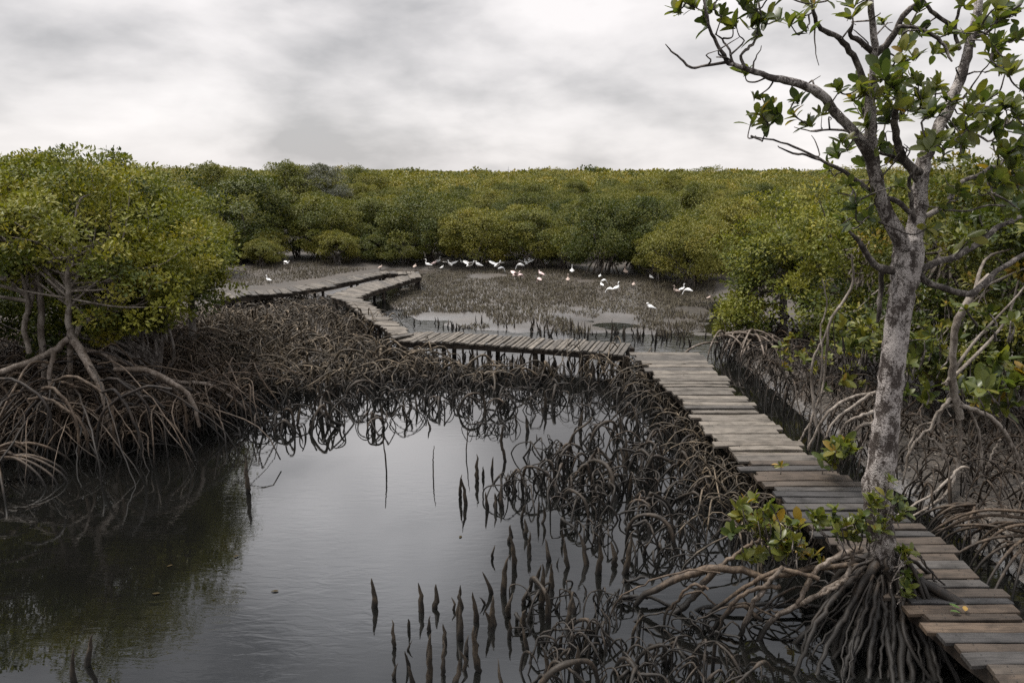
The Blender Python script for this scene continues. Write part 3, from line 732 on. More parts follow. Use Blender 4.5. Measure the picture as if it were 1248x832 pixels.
for i in range(5):
    mb = MB(); t = np.linspace(0, 1, 8)[:, None]; rr = rng.uniform(.5, 1.1)
    P = np.concatenate([rr * t ** 1.0, rng.normal(0, .05) * np.sin(t * 3), 1.0 * (1 - t ** 1.8) - .1], 1)
    tubes(mb, P, np.linspace(.035, .028, 8), 6); prop_mesh.append(mb.mesh('prop_root', M_ROOTG))

def forest_tree(x, y, k, sc, label, group, props=0, mat=None, szf=1.0):
    r = empty('mangrove_tree', (x, y, float(ground(np.array([x, y]))) - .06), rng.uniform(0, 6.28), (sc, sc, sc * szf))
    tag(r, label, 'tree', group)
    link('crown', PROTO[k][0], r); link('trunk', PROTO[k][1], r)
    for i in range(props):
        q = link('prop_root', prop_mesh[rng.integers(0, 5)], r); q.rotation_euler = (0, 0, i * 6.28 / props + rng.normal(0, .3)); q.scale = (1, 1, rng.uniform(.7, 1.2))
    return r

HT = [3.3, 3.6, 3.0, 3.4, 3.9, 2.9]; WT = [3.6, 3.2, 4.0, 3.9, 3.3, 3.2]
edge_trees = [  # base px, top px, width px, proto, label
    (322, 336, 298, 44, 5, 'small round shrubby mangrove standing before the left forest edge beyond the far left boardwalk'),
    (305, 327, 224, 105, 1, 'tall dark rounded mangrove behind the small shrub at the left forest edge'),
    (395, 325, 246, 80, 0, 'dark mangrove at the left forest edge between the tall rounded one and the pale one'),
    (462, 322, 248, 66, 4, 'upright light green mangrove above the far end of the boardwalks'),
    (432, 318, 250, 60, 5, 'yellow green mangrove left of the upright one above the far boardwalk end'),
    (520, 326, 240, 100, 3, 'broad dark mangrove behind the leftmost standing birds'),
    (580, 332, 257, 84, 0, 'round bright mangrove directly behind the brightest white birds'),
    (648, 333, 262, 80, 1, 'mangrove with two lobes behind the spread winged white birds'),
    (688, 335, 281, 50, 5, 'small low mangrove in front of the two lobed one at the flat edge'),
    (735, 342, 251, 95, 2, 'wide dark mangrove at the back of the mudflat, right of the small low one'),
    (778, 338, 246, 90, 4, 'tall mangrove behind the stilt rooted one on the right of the mudflat'),
    (800, 349, 287, 58, 5, 'low bright mangrove on the right of the mudflat with pale stilt roots under it'),
    (842, 357, 264, 100, 3, 'large mangrove at the right end of the mudflat showing fan like stilt roots'),
    (888, 345, 250, 90, 0, 'mangrove half hidden by the near right tree clump at the mudflat end'),
]
taken = []
for x, y, ty, wpx, k, lab in edge_trees:
    g = at(x, y, .1); g = g + np.array([g[0] / g[1] * 2.0, 2.0, 0]); top = pd(x, ty, g[1]); h = top[2]; wd = wpx / F * g[1] / CP
    o = forest_tree(g[0], g[1], k, wd / WT[k], lab, None, props=7, szf=(h / HT[k]) / (wd / WT[k])); taken.append((g[0], g[1]))

# the forest beyond: nearest trees one by one
def behind_edge(x, y):
    X = [-60, -22, -16, -10.5, -6, -2, 3, 6, 9.5, 12, 14, 20, 60]; Yv = [21, 23, 30, 40, 43.5, 42, 42, 41, 37, 29, 22, 19, 17]
    return y > np.interp(x, X, Yv)
cand = []
yy = 16.0; row = 0
while yy < 96:
    st = 4.5 if yy < 60 else 4.4
    hw = yy * .76 + 4
    for xx in np.arange(-hw, hw, st):
        x = xx + (row % 2) * st / 2 + rng.uniform(-.8, .8); y = yy + rng.uniform(-.8, .8)
        if behind_edge(x, y + .2) and abs(x) < y * .74 + 2.5 and all((x - a) ** 2 + (y - b) ** 2 > 5 for a, b in taken): cand.append((x, y))
    yy += st * .86; row += 1
cand.sort(key=lambda c: c[1])
NEAR = cand[:285]; FAR0 = cand[285:]
EMG = [(-22.8, 58, 1.46, 0), (-17.6, 60, 1.50, 0), (-16.0, 62, 1.40, 1), (-27, 55, 1.4, 0), (-12.5, 66, 1.30, 0), (-15, 75, 1.42, 0)]
for i, (x, y) in enumerate(NEAR):
    k = int(rng.integers(0, 6)); sc = rng.uniform(.84, 1.16) * (1 + .08 * vnoise(np.array([x, y]), 9.0)) * .95 * (1.15 if y > 58 and x < -.12 * y and rng.random() < .08 else 1)
    if y < 32: lab, grp = ('leafy mangrove in the dense stand left of the pool behind the big tree', 'mangroves behind the big left tree') if x < 0 else ('leafy mangrove in the dense stand right of the boardwalk behind the lichen tree', 'mangroves behind the lichen tree')
    elif y < 46: lab, grp = 'rounded green mangrove in the first rows of the forest beyond the mudflat', 'first rows of forest trees'
    else: lab, grp = 'rounded mangrove crown in the continuous canopy stretching to the horizon', 'forest canopy trees'
    forest_tree(x, y, k, sc, lab, grp, szf=rng.uniform(.86, 1.06))
for x in range(284, 880, 42):   # low growth closing the front of the forest
    g = at(x + rng.uniform(-12, 12), rng.uniform(316, 323) + (8 if x > 740 else 0), .2)
    if all((g[0] - a) ** 2 + (g[1] - b) ** 2 > 1.5 for a, b in taken):
        forest_tree(g[0], g[1], int(rng.choice([0, 2, 5])), rng.uniform(.62, .8), 'low bushy mangrove between the taller trees at the front of the forest', 'low bushes at the front of the forest', szf=.9)
for x, y, s, gq in EMG:
    o = forest_tree(x, y, 1 if not gq else 4, s, 'tall mangrove rising above the canopy line left of centre' if not gq else 'pale grey thin crowned tree rising above the canopy line left of centre', 'taller trees above the canopy line' if not gq else None)
    if gq:
        c = [q for q in o.children if q.name.startswith('crown')][0]; c.data = c.data.copy(); c.data.materials[0] = M_LEAFG
# and the far wood as one mass
P = list(FAR0); yy = 97.5; row = 0
while yy < 1500:
    st = 4.4 + (yy - 97) * .016
    hw = yy * .74 + 4
    for xx in np.arange(-hw, hw, st): P.append((xx + (row % 2) * st / 2 + rng.uniform(-1, 1) * st * .3, yy + rng.uniform(-1, 1) * st * .3))
    yy += st * .95; row += 1
P = np.array(P); K = len(P); dist = P[:, 1]
W_ = 3.8 + np.clip(dist - 97, 0, None) * .016
hh = 3.05 + .42 * rng.normal(size=K) + .50 * vnoise(P, 13.) + np.clip(-P[:, 0] / dist - .05, 0, .7) * 1.5; hh = np.where(rng.random(K) < .04, hh * 1.25, hh)
fr_ = np.clip((dist - 120) / 120, 0, 1); hh = hh + fr_ * (.55 + 4.8 * np.clip(vnoise(P * np.array([1, .4]), 17.) - .2, 0, 1.2) * rng.uniform(.55, 1, K)); hh = np.minimum(hh, 5 + .014 * np.minimum(dist, 260) * rng.uniform(.2, 1.0, K))
mb = MB(); n = 7
cent = P[:, None] + rng.normal(0, .30, (K, n, 2)) * W_[:, None, None]
rr2 = np.sum((cent - P[:, None]) ** 2, -1) / (W_[:, None] * .6) ** 2
cz = hh[:, None] - .14 * np.minimum(W_, 8)[:, None] - 1.3 * np.clip(rr2, 0, 1.6) + rng.normal(0, .12, (K, n))
C = np.concatenate([cent, cz[..., None]], -1).reshape(-1, 3); pr = np.repeat(W_ * .24, n)
tt = np.clip(rng.normal(.45, .15, (K, 1)) + rng.normal(0, .05, (K, n)), .1, .9).ravel()
for sel, nl in ((np.repeat(dist < 160, n), 60), (np.repeat((dist >= 160) & (dist < 300), n), 26), (np.repeat(dist >= 300, n), 10)):
    c, p_r = C[sel], pr[sel]; kk = len(c)
    v = nrm(rng.normal(size=(kk, nl, 3)) + np.array([0, 0, .3])); pos = c[:, None] + v * p_r[:, None, None] * np.array([1, 1, .6]) * rng.uniform(.6, 1.05, (kk, nl, 1)) * np.stack([np.ones(kk), np.ones(kk), np.minimum(1, 1.6 / p_r)], -1)[:, None]
    L = np.repeat(p_r * (.30 if nl > 20 else .45 if nl > 10 else .7), nl) * rng.uniform(.7, 1.3, kk * nl)
    nn = v * .6 + np.array([0, 0, .6]) + rng.normal(0, .3, (kk, nl, 3))
    leaves4(mb, pos.reshape(-1, 3), rng.normal(size=(kk * nl, 3)), nn.reshape(-1, 3), L, L * .7, np.clip(np.repeat(tt[sel], nl) + rng.normal(0, .1, kk * nl), 0, 1))
o = mb.build('forest', M_LEAF, smooth=False); o['kind'] = 'stuff'; tag(o, 'far mangrove forest canopy reaching the horizon', 'forest')

# mast on the skyline
r = empty('radio_mast', pd(619.5, 213, 300)); r.location.z = 0; tag(r, 'thin radio mast poking above the forest on the skyline', 'mast')
mb = MB(); tubes(mb, [[0, 0, 0], [0, 0, 4], [0, 0, 7.6]], [.14, .12, .06], 6); mb.build('pole', M_STEEL, r)
mb = MB(); tubes(mb, [[-.5, 0, 6.3], [0, 0, 6.32], [.5, 0, 6.3]], [.05, .05, .05], 5); mb.build('crossbar', M_STEEL, r)

# ------------------------------------------------------------------ big trees at the sides
def big_tree(label, base, trunks, crowns, leaf, leafmat, barkmat, props=(), propmat=M_ROOTG, category='tree', group=None, limbs=8, limb_r=.05, dens=1.25):
    base = np.asarray(base, float)
    root = empty('mangrove_tree', base); tag(root, label, category, group)
    tm = MB(); tops = []
    for pts, rad in trunks:
        pts = np.asarray(pts, float) - base; limb(tm, pts, rad, 26, 10, .008, .06); tops += list(smooth_path(pts, 14)[6:])
    cm = MB()
    for c, rx, ry, rz, n, nl, pr, tm_ in crowns:
        C = crown_points(n, rx, ry, rz, 0, -.8, .36, .6) + np.asarray(c) - base
        prr = rng.uniform(.6, 1.25, len(C)) * pr
        puff_leaves(cm, C, prr, int(nl * dens), leaf, .55, tm_, .17, .08, .3, nrm(C - np.asarray(c) + base + np.array([0, 0, .3])))
        for tp in C[rng.choice(len(C), min(limbs, len(C)), False)]:
            b = tops[rng.integers(0, len(tops))] if tops else np.zeros(3)
            m1 = b + (tp - b) * .4 + rng.normal(0, .12, 3)
            limb(tm, [b - np.array([0, 0, .05]), m1, b + (tp - b) * .75 + rng.normal(0, .1, 3), tp], [limb_r, limb_r * .7, limb_r * .4, .006], 14, 6)
    tm.build('trunk', barkmat, root); cm.build('crown', leafmat, root, smooth=False)
    for pts, rad in props:
        mb = MB(); pts = np.asarray(pts, float) - base; limb(mb, pts, rad, 18, 8, .008, .05); mb.build('prop_root', propmat if max(rad) > .035 or propmat is not M_ROOTG else (M_ROOT if rng.random() < .4 else M_STILT), root)
    return root

def stilt(basept, h, reach, n, r, a0=0, a1=6.28, drop=-.2):
    out = []
    for i in range(n):
        a = a0 + (a1 - a0) * (i + rng.uniform(-.8, .8)) / n; R_ = reach * rng.uniform(.35, 1.2); hh_ = h * rng.uniform(.4, 1.05)
        d = np.array([math.cos(a), math.sin(a), 0]); sd = np.array([-d[1], d[0], 0]) * rng.normal(0, .38) * reach / 2
        b = np.array([basept[0], basept[1], hh_]) + d * rng.uniform(0, .35) * R_ + np.array([*rng.normal(0, .10, 2), 0]); f = R_
        p = [b, b + d * f * .22 + np.array([0, 0, rng.uniform(-.02, .08) * h]) + sd * .3, b + d * f * .5 + sd * .8 - np.array([0, 0, hh_ * rng.uniform(.12, .45)]), b + d * f * .75 + sd * 1.2 - np.array([0, 0, hh_ * rng.uniform(.55, .8)]), np.array([b[0], b[1], 0]) + d * f * rng.uniform(.75, 1.0) + sd * 1.4 + np.array([0, 0, drop])]
        rr = r * rng.uniform(.45, 1.35); out.append((p, [rr, rr * .9, rr * .8, rr * .7, rr * .6]))
    return out

# left group
Y1 = 13.6
def L(x, y, Y=Y1): return pd(x, y, Y)
b1 = at(88, 530); b1[1] = Y1; b1[0] = L(88, 430)[0]; b1[2] = 0
pr1 = [([L(90, 415), L(105, 440, 13.3), L(124, 475, 13.0), L(131, 510, 12.9), L(150, 552, 12.8)], [.08, .075, .06, .042, .03]),
       ([L(86, 412), L(68, 425), L(40, 440, 13.3), L(5, 452, 13.1), L(-60, 480, 12.8), L(-110, 540, 12.7)], [.07, .068, .064, .06, .056, .042]),
       ([L(85, 415, 13.7), L(86, 460, 13.7), L(90, 510, 13.7)], [.06, .045, .04]),
       ([L(98, 430), L(125, 430, 13.8), L(140, 445, 13.8), L(146, 470, 13.9), L(148, 520, 13.9)], [.05, .045, .04, .035, .03]),
       ([L(140, 450, 13.4), L(180, 452, 13.3), L(215, 470, 13.2), L(235, 490, 13.2), L(243, 520, 13.1)], [.05, .055, .05, .045, .03]),
       ([L(100, 425, 13.9), L(150, 440, 14.2), L(200, 462, 14.5), L(260, 470, 14.6), L(300, 500, 14.4)], [.05, .05, .045, .04, .03]),
       ([L(66, 428, 13.4), L(60, 460, 13.2), L(72, 500, 13.1), L(70, 545, 13.0)], [.05, .04, .035, .03])]
pr1 += stilt(b1, 1.6, 2.7, 52, .018, -3.6, .7, -.2)
for _ in range(30):   # crossing, sagging roots on the waterside
    x = rng.uniform(-40, 220); y = rng.uniform(455, 505); dx = rng.uniform(40, 90) * rng.choice([-1, 1]); yd = rng.uniform(12.2, 13.6)
    pr1.append(([L(x, y, yd), L(x + dx * .4, y - rng.uniform(-5, 12), yd - .1), L(x + dx, y + rng.uniform(20, 50), yd - .25), L(x + dx * 1.1, 560, yd - .3)], [.028, .028, .024, .018]))
big_tree('large leafy mangrove left of the pool, grey forked trunk on high stilt roots', b1,
         [([L(90, 418), L(84, 395), L(84, 365), L(82, 335), L(88, 300)], [.08, .062, .052, .048, .04]), ([L(88, 418), L(100, 395, 14), L(128, 380, 14.3), L(150, 350, 14.6)], [.05, .045, .04, .03])],
         [(L(105, 285, 14.6), 2.1, 1.9, 1.15, 100, 130, .42, .70), (L(160, 350, 14.4), 1.1, 1.1, .85, 46, 120, .36, .72), (L(70, 245, 15.2), 1.9, 1.6, .95, 60, 120, .44, .64), (L(200, 330, 15.6), 1.0, 1.2, .9, 46, 120, .38, .68), (L(20, 320, 15.2), 1.1, 1.0, .7, 30, 90, .36, .48)],
         .09, M_LEAFL, M_TWIG, pr1, M_ROOTG, limbs=16, limb_r=.026, dens=.9)
b2 = np.array([L(46, 430, 14.2)[0], 14.2, 0])
big_tree('second grey trunked mangrove at the left edge with two crooked stems behind the forked one', b2,
         [([L(48, 520, 14.2), L(54, 450, 14.2), L(50, 410, 14.2), L(50, 375, 14.2), L(46, 330, 14.3), L(45, 290, 14.5)], [.05, .058, .062, .064, .056, .04]), ([L(36, 430, 14), L(30, 400, 14), L(35, 375, 14), L(42, 350, 14.2), L(50, 310, 14.5)], [.05, .05, .05, .055, .04])],
         [(L(-20, 265, 15.0), 2.0, 1.8, 1.35, 90, 120, .43, .62), (L(-110, 335, 14.2), 1.3, 1.3, .9, 45, 100, .42, .5)], .10, M_LEAFL, M_TWIG, stilt(b2, 1.3, 2.2, 34, .024), M_ROOT)
b3 = np.array([L(40, 430, 18.5)[0], 18.5, .1])
big_tree('tall mangrove behind the left trunks, its open leafy top against the sky', b3, [([b3, L(40, 330, 18.5), L(42, 260, 18.5)], [.12, .10, .06])],
         [(L(42, 255, 18.5), 2.0, 1.8, 1.2, 95, 105, .48, .42), (L(35, 207, 18.3), 1.05, 1.0, .36, 22, 70, .34, .45), (L(-40, 260, 18), 1.7, 1.5, 1.2, 60, 100, .5, .42)], .10, M_LEAF, M_TRUNKL)
b4 = np.array([L(150, 410, 17.5)[0], 17.5, .1])
big_tree('tall mangrove with a thin leafy sprig on top, right of the open topped one', b4, [([b4, L(150, 330, 17.5), L(140, 260, 17.5)], [.12, .10, .06])],
         [(L(150, 268, 17.5), 1.9, 1.8, 1.15, 95, 105, .48, .46), (L(131, 199, 17.5), .58, .6, .24, 11, 50, .24, .5), (L(205, 320, 17.3), 1.15, 1.3, 1.15, 60, 105, .45, .58), (L(140, 222, 17.5), .55, .6, .25, 12, 60, .3, .5)], .10, M_LEAFL, M_TRUNKL)
b5 = np.array([L(232, 400, 19.5)[0], 19.5, .1])
big_tree('rounded mangrove at the right end of the left stand overhanging the brown root tangle', b5, [([b5, L(232, 340, 19.5), L(228, 300, 19.5)], [.10, .08, .05])],
         [(L(222, 325, 19.5), 1.05, 1.3, 1.35, 70, 110, .42, .58), (L(190, 300, 20), 1.5, 1.5, 1.5, 70, 100, .45, .5)], .10, M_LEAFL, M_TRUNKL)
b6 = np.array([L(130, 395, 15.6)[0] + .9, 15.6, .05])
big_tree('low bushy mangrove filling the base of the left stand beside the stilt roots', b6, [([b6, b6 + np.array([.1, .1, 1.0])], [.05, .03])],
         [(L(170, 378, 15.6), .85, .9, .6, 40, 110, .36, .62), (L(20, 395, 16.4), 1.6, 1.2, .8, 60, 90, .42, .38), (L(110, 385, 16.6), 1.2, .9, .7, 45, 90, .4, .40)], .10, M_LEAFL, M_TRUNKL)
# spreading root fan at the left frame edge
bf = np.array([L(-15, 500, 11.6)[0], 11.6, 0])
fan = empty('root_clump', bf); tag(fan, 'orange brown fan of drooping roots at the left edge of the pool', 'root clump')
for i in range(15):
    a = rng.uniform(-1.9, .6); rr_ = rng.uniform(.5, 1.3); hh_ = rng.uniform(.35, .62)
    mb = MB(); limb(mb, [[0, 0, hh_ * .9], [math.cos(a) * rr_ * .45, math.sin(a) * rr_ * .45, hh_], [math.cos(a) * rr_ * .85, math.sin(a) * rr_ * .85, hh_ * .45], [math.cos(a) * rr_, math.sin(a) * rr_, -.1]], [.026, .024, .02, .014], 14, 6); mb.build('arching_root', M_ROOT, fan)

# right group
bR = np.array([pd(955, 420, 21.5)[0], 21.5, .1])
def Rr(x, y, Y): return pd(x, y, Y)
big_tree('dense yellow green mangrove overhanging the right end of the mudflat beside the boardwalk', bR, [([bR, Rr(955, 350, 21.5), Rr(960, 310, 21.5)], [.12, .10, .06])],
         [(Rr(950, 345, 21.5), 1.75, 1.5, 1.3, 110, 110, .46, .54), (Rr(905, 385, 21), .75, .8, .65, 36, 100, .34, .6), (Rr(985, 290, 22), 1.9, 1.6, 1.1, 90, 105, .46, .52)], .10, M_LEAFL, M_TRUNKL, stilt(bR, .9, 1.4, 12, .03), M_ROOT)
bR2 = np.array([pd(1040, 440, 18)[0], 18, .1])
big_tree('leafy mangrove directly behind the lichen trunk, left side', bR2, [([bR2, Rr(1045, 360, 18), Rr(1050, 300, 18)], [.10, .08, .05])],
         [(Rr(1040, 285, 18), 1.7, 1.5, 1.35, 85, 90, .40, .56), (Rr(1030, 385, 17), 1.2, 1.0, .9, 50, 80, .36, .46)], .105, M_LEAFL, M_TWIG, limbs=16, limb_r=.035, dens=1.0)
bR3 = np.array([pd(1150, 440, 16)[0], 16, .1])
big_tree('dark leafy mangrove behind the right branches of the lichen trunk', bR3, [([bR3, Rr(1150, 360, 16), Rr(1160, 280, 16)], [.10, .08, .05])],
         [(Rr(1150, 285, 16), 1.7, 1.5, 1.4, 80, 85, .38, .55), (Rr(1110, 400, 15), 1.3, 1.0, 1.0, 50, 75, .36, .40), (Rr(1200, 420, 15), 1.2, 1.0, .9, 45, 75, .36, .40)], .11, M_LEAFD, M_TWIG, limbs=16, limb_r=.035, dens=1.0)
bR4 = np.array([pd(1260, 440, 14)[0], 14, .1])
big_tree('dark leafy mangrove at the right edge above the pale stilt roots', bR4, [([bR4, Rr(1260, 340, 14), Rr(1255, 260, 14)], [.10, .08, .05])],
         [(Rr(1250, 250, 14), 1.4, 1.4, 1.1, 70, 80, .36, .54), (Rr(1280, 360, 13.5), 1.4, 1.2, 1.3, 60, 80, .38, .42), (Rr(1180, 430, 14), 1.1, .8, .8, 40, 75, .34, .40)], .12, M_LEAFD, M_TWIG, limbs=16, limb_r=.03, dens=1.0)

# slim stilt rooted mangrove on the right
Y2 = 10.6
def Q(x, y, Y=Y2): return pd(x, y, Y)
bq = np.array([Q(1170, 560)[0], Y2, 0.05])
props = [([Q(1164, 480), Q(1150, 495), Q(1143, 515), Q(1150, 530), Q(1148, 560)], [.045, .04, .035, .03, .025]),
         ([Q(1166, 492), Q(1190, 500), Q(1215, 515), Q(1235, 545), Q(1250, 585)], [.05, .048, .045, .04, .03]),
         ([Q(1215, 515), Q(1228, 535), Q(1240, 565), Q(1240, 590)], [.032, .03, .026, .02]),
         ([Q(1168, 488), Q(1185, 505), Q(1193, 530), Q(1197, 572)], [.035, .03, .028, .024]),
         ([Q(1163, 492), Q(1145, 500), Q(1135, 520), Q(1112, 545), Q(1100, 590)], [.035, .034, .03, .028, .02]),
         ([Q(1140, 515), Q(1120, 520, 10.9), Q(1108, 545, 10.9), Q(1104, 570, 10.9)], [.03, .028, .024, .02]),
         ([Q(1130, 532), Q(1142, 540), Q(1152, 555), Q(1160, 590)], [.026, .026, .024, .02]),
         ([Q(1168, 505), Q(1170, 540), Q(1166, 575), Q(1150, 605, 10.2), Q(1110, 630, 9.9)], [.045, .04, .035, .03, .022]),
         ([Q(1180, 570, 10.2), Q(1168, 572, 10.2), Q(1145, 595, 10), Q(1102, 622, 9.8), Q(1080, 640, 9.8)], [.03, .03, .028, .022, .018]),
         ([Q(1220, 535), Q(1210, 550), Q(1200, 575)], [.024, .022, .018])]
big_tree('slim crooked mangrove on pale splayed stilt roots right of the lichen trunk', bq,
         [([Q(1170, 510), Q(1163, 480), Q(1162, 450), Q(1163, 410), Q(1170, 385), Q(1185, 360), Q(1205, 335, 10.9)], [.055, .06, .05, .05, .055, .05, .03]), ([Q(1163, 458), Q(1155, 464), Q(1148, 468)], [.03, .02, .008])],
         [(Q(1235, 300, 11.5), .8, .8, .6, 30, 70, .3, .45)], .13, M_LEAFD, M_TWIG, [(p_, [q_ * .72 for q_ in r_]) for p_, r_ in props], M_TWIG, limbs=4, limb_r=.03)

# pale leaning saplings
Y3 = 12.2
bs = np.array([pd(992, 545, Y3)[0], Y3, .1])
sap = empty('sapling', bs); tag(sap, 'thin pale bare sapling with two leaning stems beside the main boardwalk', 'sapling')
for pts, rad in [([(985, 545), (990, 510), (1003, 470), (1008, 430), (1012, 390), (1030, 365), (1040, 340), (1038, 310)], [.022, .02, .02, .02, .022, .024, .02, .012]), ([(995, 520), (990, 480), (990, 440), (1000, 420), (1012, 392)], [.03, .026, .022, .02, .016]), ([(996, 512), (1003, 530), (1010, 548)], [.022, .018, .012]), ([(990, 512), (978, 530), (970, 548)], [.022, .018, .012]), ([(1000, 515), (1000, 470), (1002, 430), (1000, 400), (1008, 370), (1002, 340)], [.02, .017, .016, .015, .012, .008])]:
    mb = MB(); limb(mb, [pd(x, y, Y3 + rng.normal(0, .05)) - bs for x, y in pts], rad, 20, 7, .008); mb.build('stem', M_TWIG, sap)

# arching bare roots behind the tree, right of the walk
bw = pd(1060, 560, 10.9); bw[2] = .05
rw = empty('root_clump', bw); tag(rw, 'pale curved roots arching between the boardwalk edge and the lichen trunk', 'root clump')
for pts in [[(1068, 478), (1035, 485), (1012, 500), (995, 525), (985, 548)], [(1068, 500), (1045, 508), (1028, 520), (1018, 545)], [(1065, 515), (1048, 520), (1032, 535), (1026, 560)], [(1062, 480), (1040, 495), (1018, 512), (1005, 535)]]:
    mb = MB(); limb(mb, [pd(x, y, 10.9 + rng.normal(0, .08)) - bw for x, y in pts], np.linspace(.03, .018, len(pts)), 18, 7, .006); mb.build('arching_root', M_TWIG, rw)
bx = pd(890, 415, 20); bx[2] = .1
rx_ = empty('root_clump', bx); tag(rx_, 'heap of weathered roots at the far right corner of the main boardwalk', 'root clump')
for i in range(26):
    a = rng.uniform(-2.6, .2); rr_ = rng.uniform(.6, 1.9); hh_ = rng.uniform(.35, .85); x0 = rng.uniform(-.4, 1.2)
    mb = MB(); limb(mb, [[x0, .1, hh_ * .8], [x0 + math.cos(a) * rr_ * .4, math.sin(a) * rr_ * .4, hh_], [x0 + math.cos(a) * rr_ * .8, math.sin(a) * rr_ * .8, hh_ * .5], [x0 + math.cos(a) * rr_, math.sin(a) * rr_, -.3]], [.03, .028, .024, .016], 12, 6); mb.build('arching_root', M_ROOTG, rx_)
# brown root sprays in the right corner
for lab, px, n, sw in [('brown spray of straight roots at the right edge above the near boardwalk', (1262, 620, 8.6), 16, 1.0), ('dark root spray right of the boardwalk beneath the slim mangrove', (1185, 640, 9.6), 12, .7)]:
    b = pd(*px); h0 = max(.55, b[2]); b[2] = 0
    e = empty('root_clump', b); tag(e, lab, 'root clump')
    for i in range(n):
        a = rng.uniform(2.2, 5.2); rr_ = rng.uniform(.5, 1.3) * sw; hh_ = h0 * rng.uniform(.5, 1.0)
        mb = MB(); limb(mb, [[0, 0, hh_], [math.cos(a) * rr_ * .45, math.sin(a) * rr_ * .45, hh_ * .86], [math.cos(a) * rr_ * .8, math.sin(a) * rr_ * .8, hh_ * .42], [math.cos(a) * rr_, math.sin(a) * rr_, -.1]], [.022, .02, .017, .012], 12, 6); mb.build('arching_root', M_ROOT, e)

# ------------------------------------------------------------------ the lichen tree in front
YT = 7.4
def T(x, y, dy=0.0): return pd(x, y, YT + dy)
bt = np.array([T(1078, 700)[0], YT, 0.0])
tree = empty('mangrove_tree', bt); tag(tree, 'tall lichen covered mangrove in front, pale trunk on dark stilt roots beside the boardwalk', 'tree')
K = YT / F / CP; WS = .59
tm = MB()
def br(pts, wpx, dys, n=24, sides=10, wob=.004, mb=None, lump=.07):
    k = len(pts); dys = np.linspace(dys[0], dys[1], k) if len(dys) == 2 else dys
    wpx = [q * WS for q in wpx]
    limb(mb if mb is not None else tm, [T(x, y, d) - bt for (x, y), d in zip(pts, dys)], [q * K / 2 for q in np.interp(np.linspace(0, 1, k), np.linspace(0, 1, len(wpx)), wpx)], n, sides, wob, lump)
br([(1082, 790), (1078, 700), (1072, 650), (1070, 600), (1077, 540), (1085, 470), (1092, 410), (1100, 355), (1106, 318), (1108, 295)], [36, 48, 58, 60, 54, 50, 48, 49, 58, 48], (0, 0), 60, 22, .006, lump=.055)
br([(1105, 318), (1098, 292), (1082, 262), (1070, 232), (1064, 195), (1061, 160), (1060, 125), (1065, 90), (1066, 55), (1062, 20), (1060, -30)], [34, 30, 27, 26, 24, 21, 18, 15, 12, 11, 9], (0, -.35), 36, 12)
br([(1108, 318), (1114, 285), (1120, 250), (1123, 215), (1130, 185), (1144, 155), (1160, 122), (1172, 92), (1180, 60), (1190, 20), (1198, -35)], [36, 33, 30, 28, 26, 24, 22, 20, 18, 16, 13], (0, .35), 36, 12)
br([(1066, 205), (1052, 178), (1035, 155), (1018, 138), (1003, 118), (985, 106), (960, 99), (935, 93), (910, 84), (888, 78)], [20, 19, 18, 17, 17, 16, 13, 11, 9, 6], (-.1, -.9), 32, 10)
tree_trunk = tm.build('trunk', M_TRUNK, tree)
WS = .70
tm = MB()   # darker limbs
br([(888, 78), (878, 60), (866, 38), (861, 18), (856, -8)], [6, 5, 4.5, 4, 3], (-.9, -1.1), 16, 7)
br([(886, 76), (862, 80), (842, 82), (828, 72), (818, 62), (811, 54)], [5, 4, 3.5, 3, 2.5, 1.2], (-.9, -1.05), 16, 6)
br([(895, 80), (888, 62), (880, 48), (872, 42)], [4, 3.2, 2.6, 1.5], (-.9, -.8), 10, 6)
br([(908, 83), (903, 68), (912, 58), (920, 50), (926, 25), (925, -10)], [5, 4, 4.5, 4, 3, 3], (-.85, -.7), 16, 6)
br([(918, 84), (920, 74), (928, 56)], [3, 2.4, 1.2], (-.8, -.85), 8, 5)
br([(1058, 112), (1048, 88), (1036, 62), (1020, 45), (1000, 35), (992, 18), (988, -15)], [11, 10, 9, 8, 7, 6, 5], (-.15, -.6), 22, 8)
br([(993, 30), (993, 55), (998, 80)], [3, 2, 1], (-.5, -.5), 8, 5)
br([(1064, 64), (1050, 52), (1036, 42), (1040, 26)], [10, 8, 6, 3], (-.25, -.4), 12, 7)
br([(1068, 66), (1080, 55), (1092, 38), (1102, 18), (1122, 0), (1140, -20)], [11, 11, 10, 9, 7, 5], (-.25, -.5), 20, 8)
br([(1094, 33), (1115, 33), (1135, 42), (1150, 55), (1160, 75)], [6, 5.5, 6, 5, 3], (-.4, -.6), 14, 6)
br([(1168, 40), (1150, 25), (1132, 10), (1118, -10)], [8, 7, 6, 5], (.3, .0), 14, 7)
br([(1170, 60), (1164, 40), (1168, 15), (1180, -15)], [7, 6, 5, 4], (.3, .1), 14, 6)
br([(1068, 240), (1050, 225), (1030, 210), (1006, 198), (985, 186), (960, 176), (935, 170), (915, 166)], [9, 8, 7, 5, 4, 3, 2.5, 1.2], (.0, -.7), 22, 7)
br([(1000, 195), (985, 190), (970, 188), (955, 182), (948, 178)], [4, 4, 3.5, 2.5, 1.5], (-.45, -.55), 12, 5)
br([(1062, 170), (1040, 162), (1015, 158), (990, 160), (968, 155)], [6, 5, 4, 3, 1.5], (-.1, .3), 14, 6)
br([(1122, 212), (1105, 200), (1095, 178), (1090, 150), (1092, 128)], [16, 14, 12, 11, 8], (.1, -.4), 18, 8)
br([(1120, 228), (1108, 205), (1090, 192), (1072, 186)], [9, 8, 7, 6], (.1, -.1), 12, 7)
br([(1113, 268), (1110, 240), (1108, 220), (1118, 205)], [8, 7, 6, 5], (0, -.2), 12, 7)
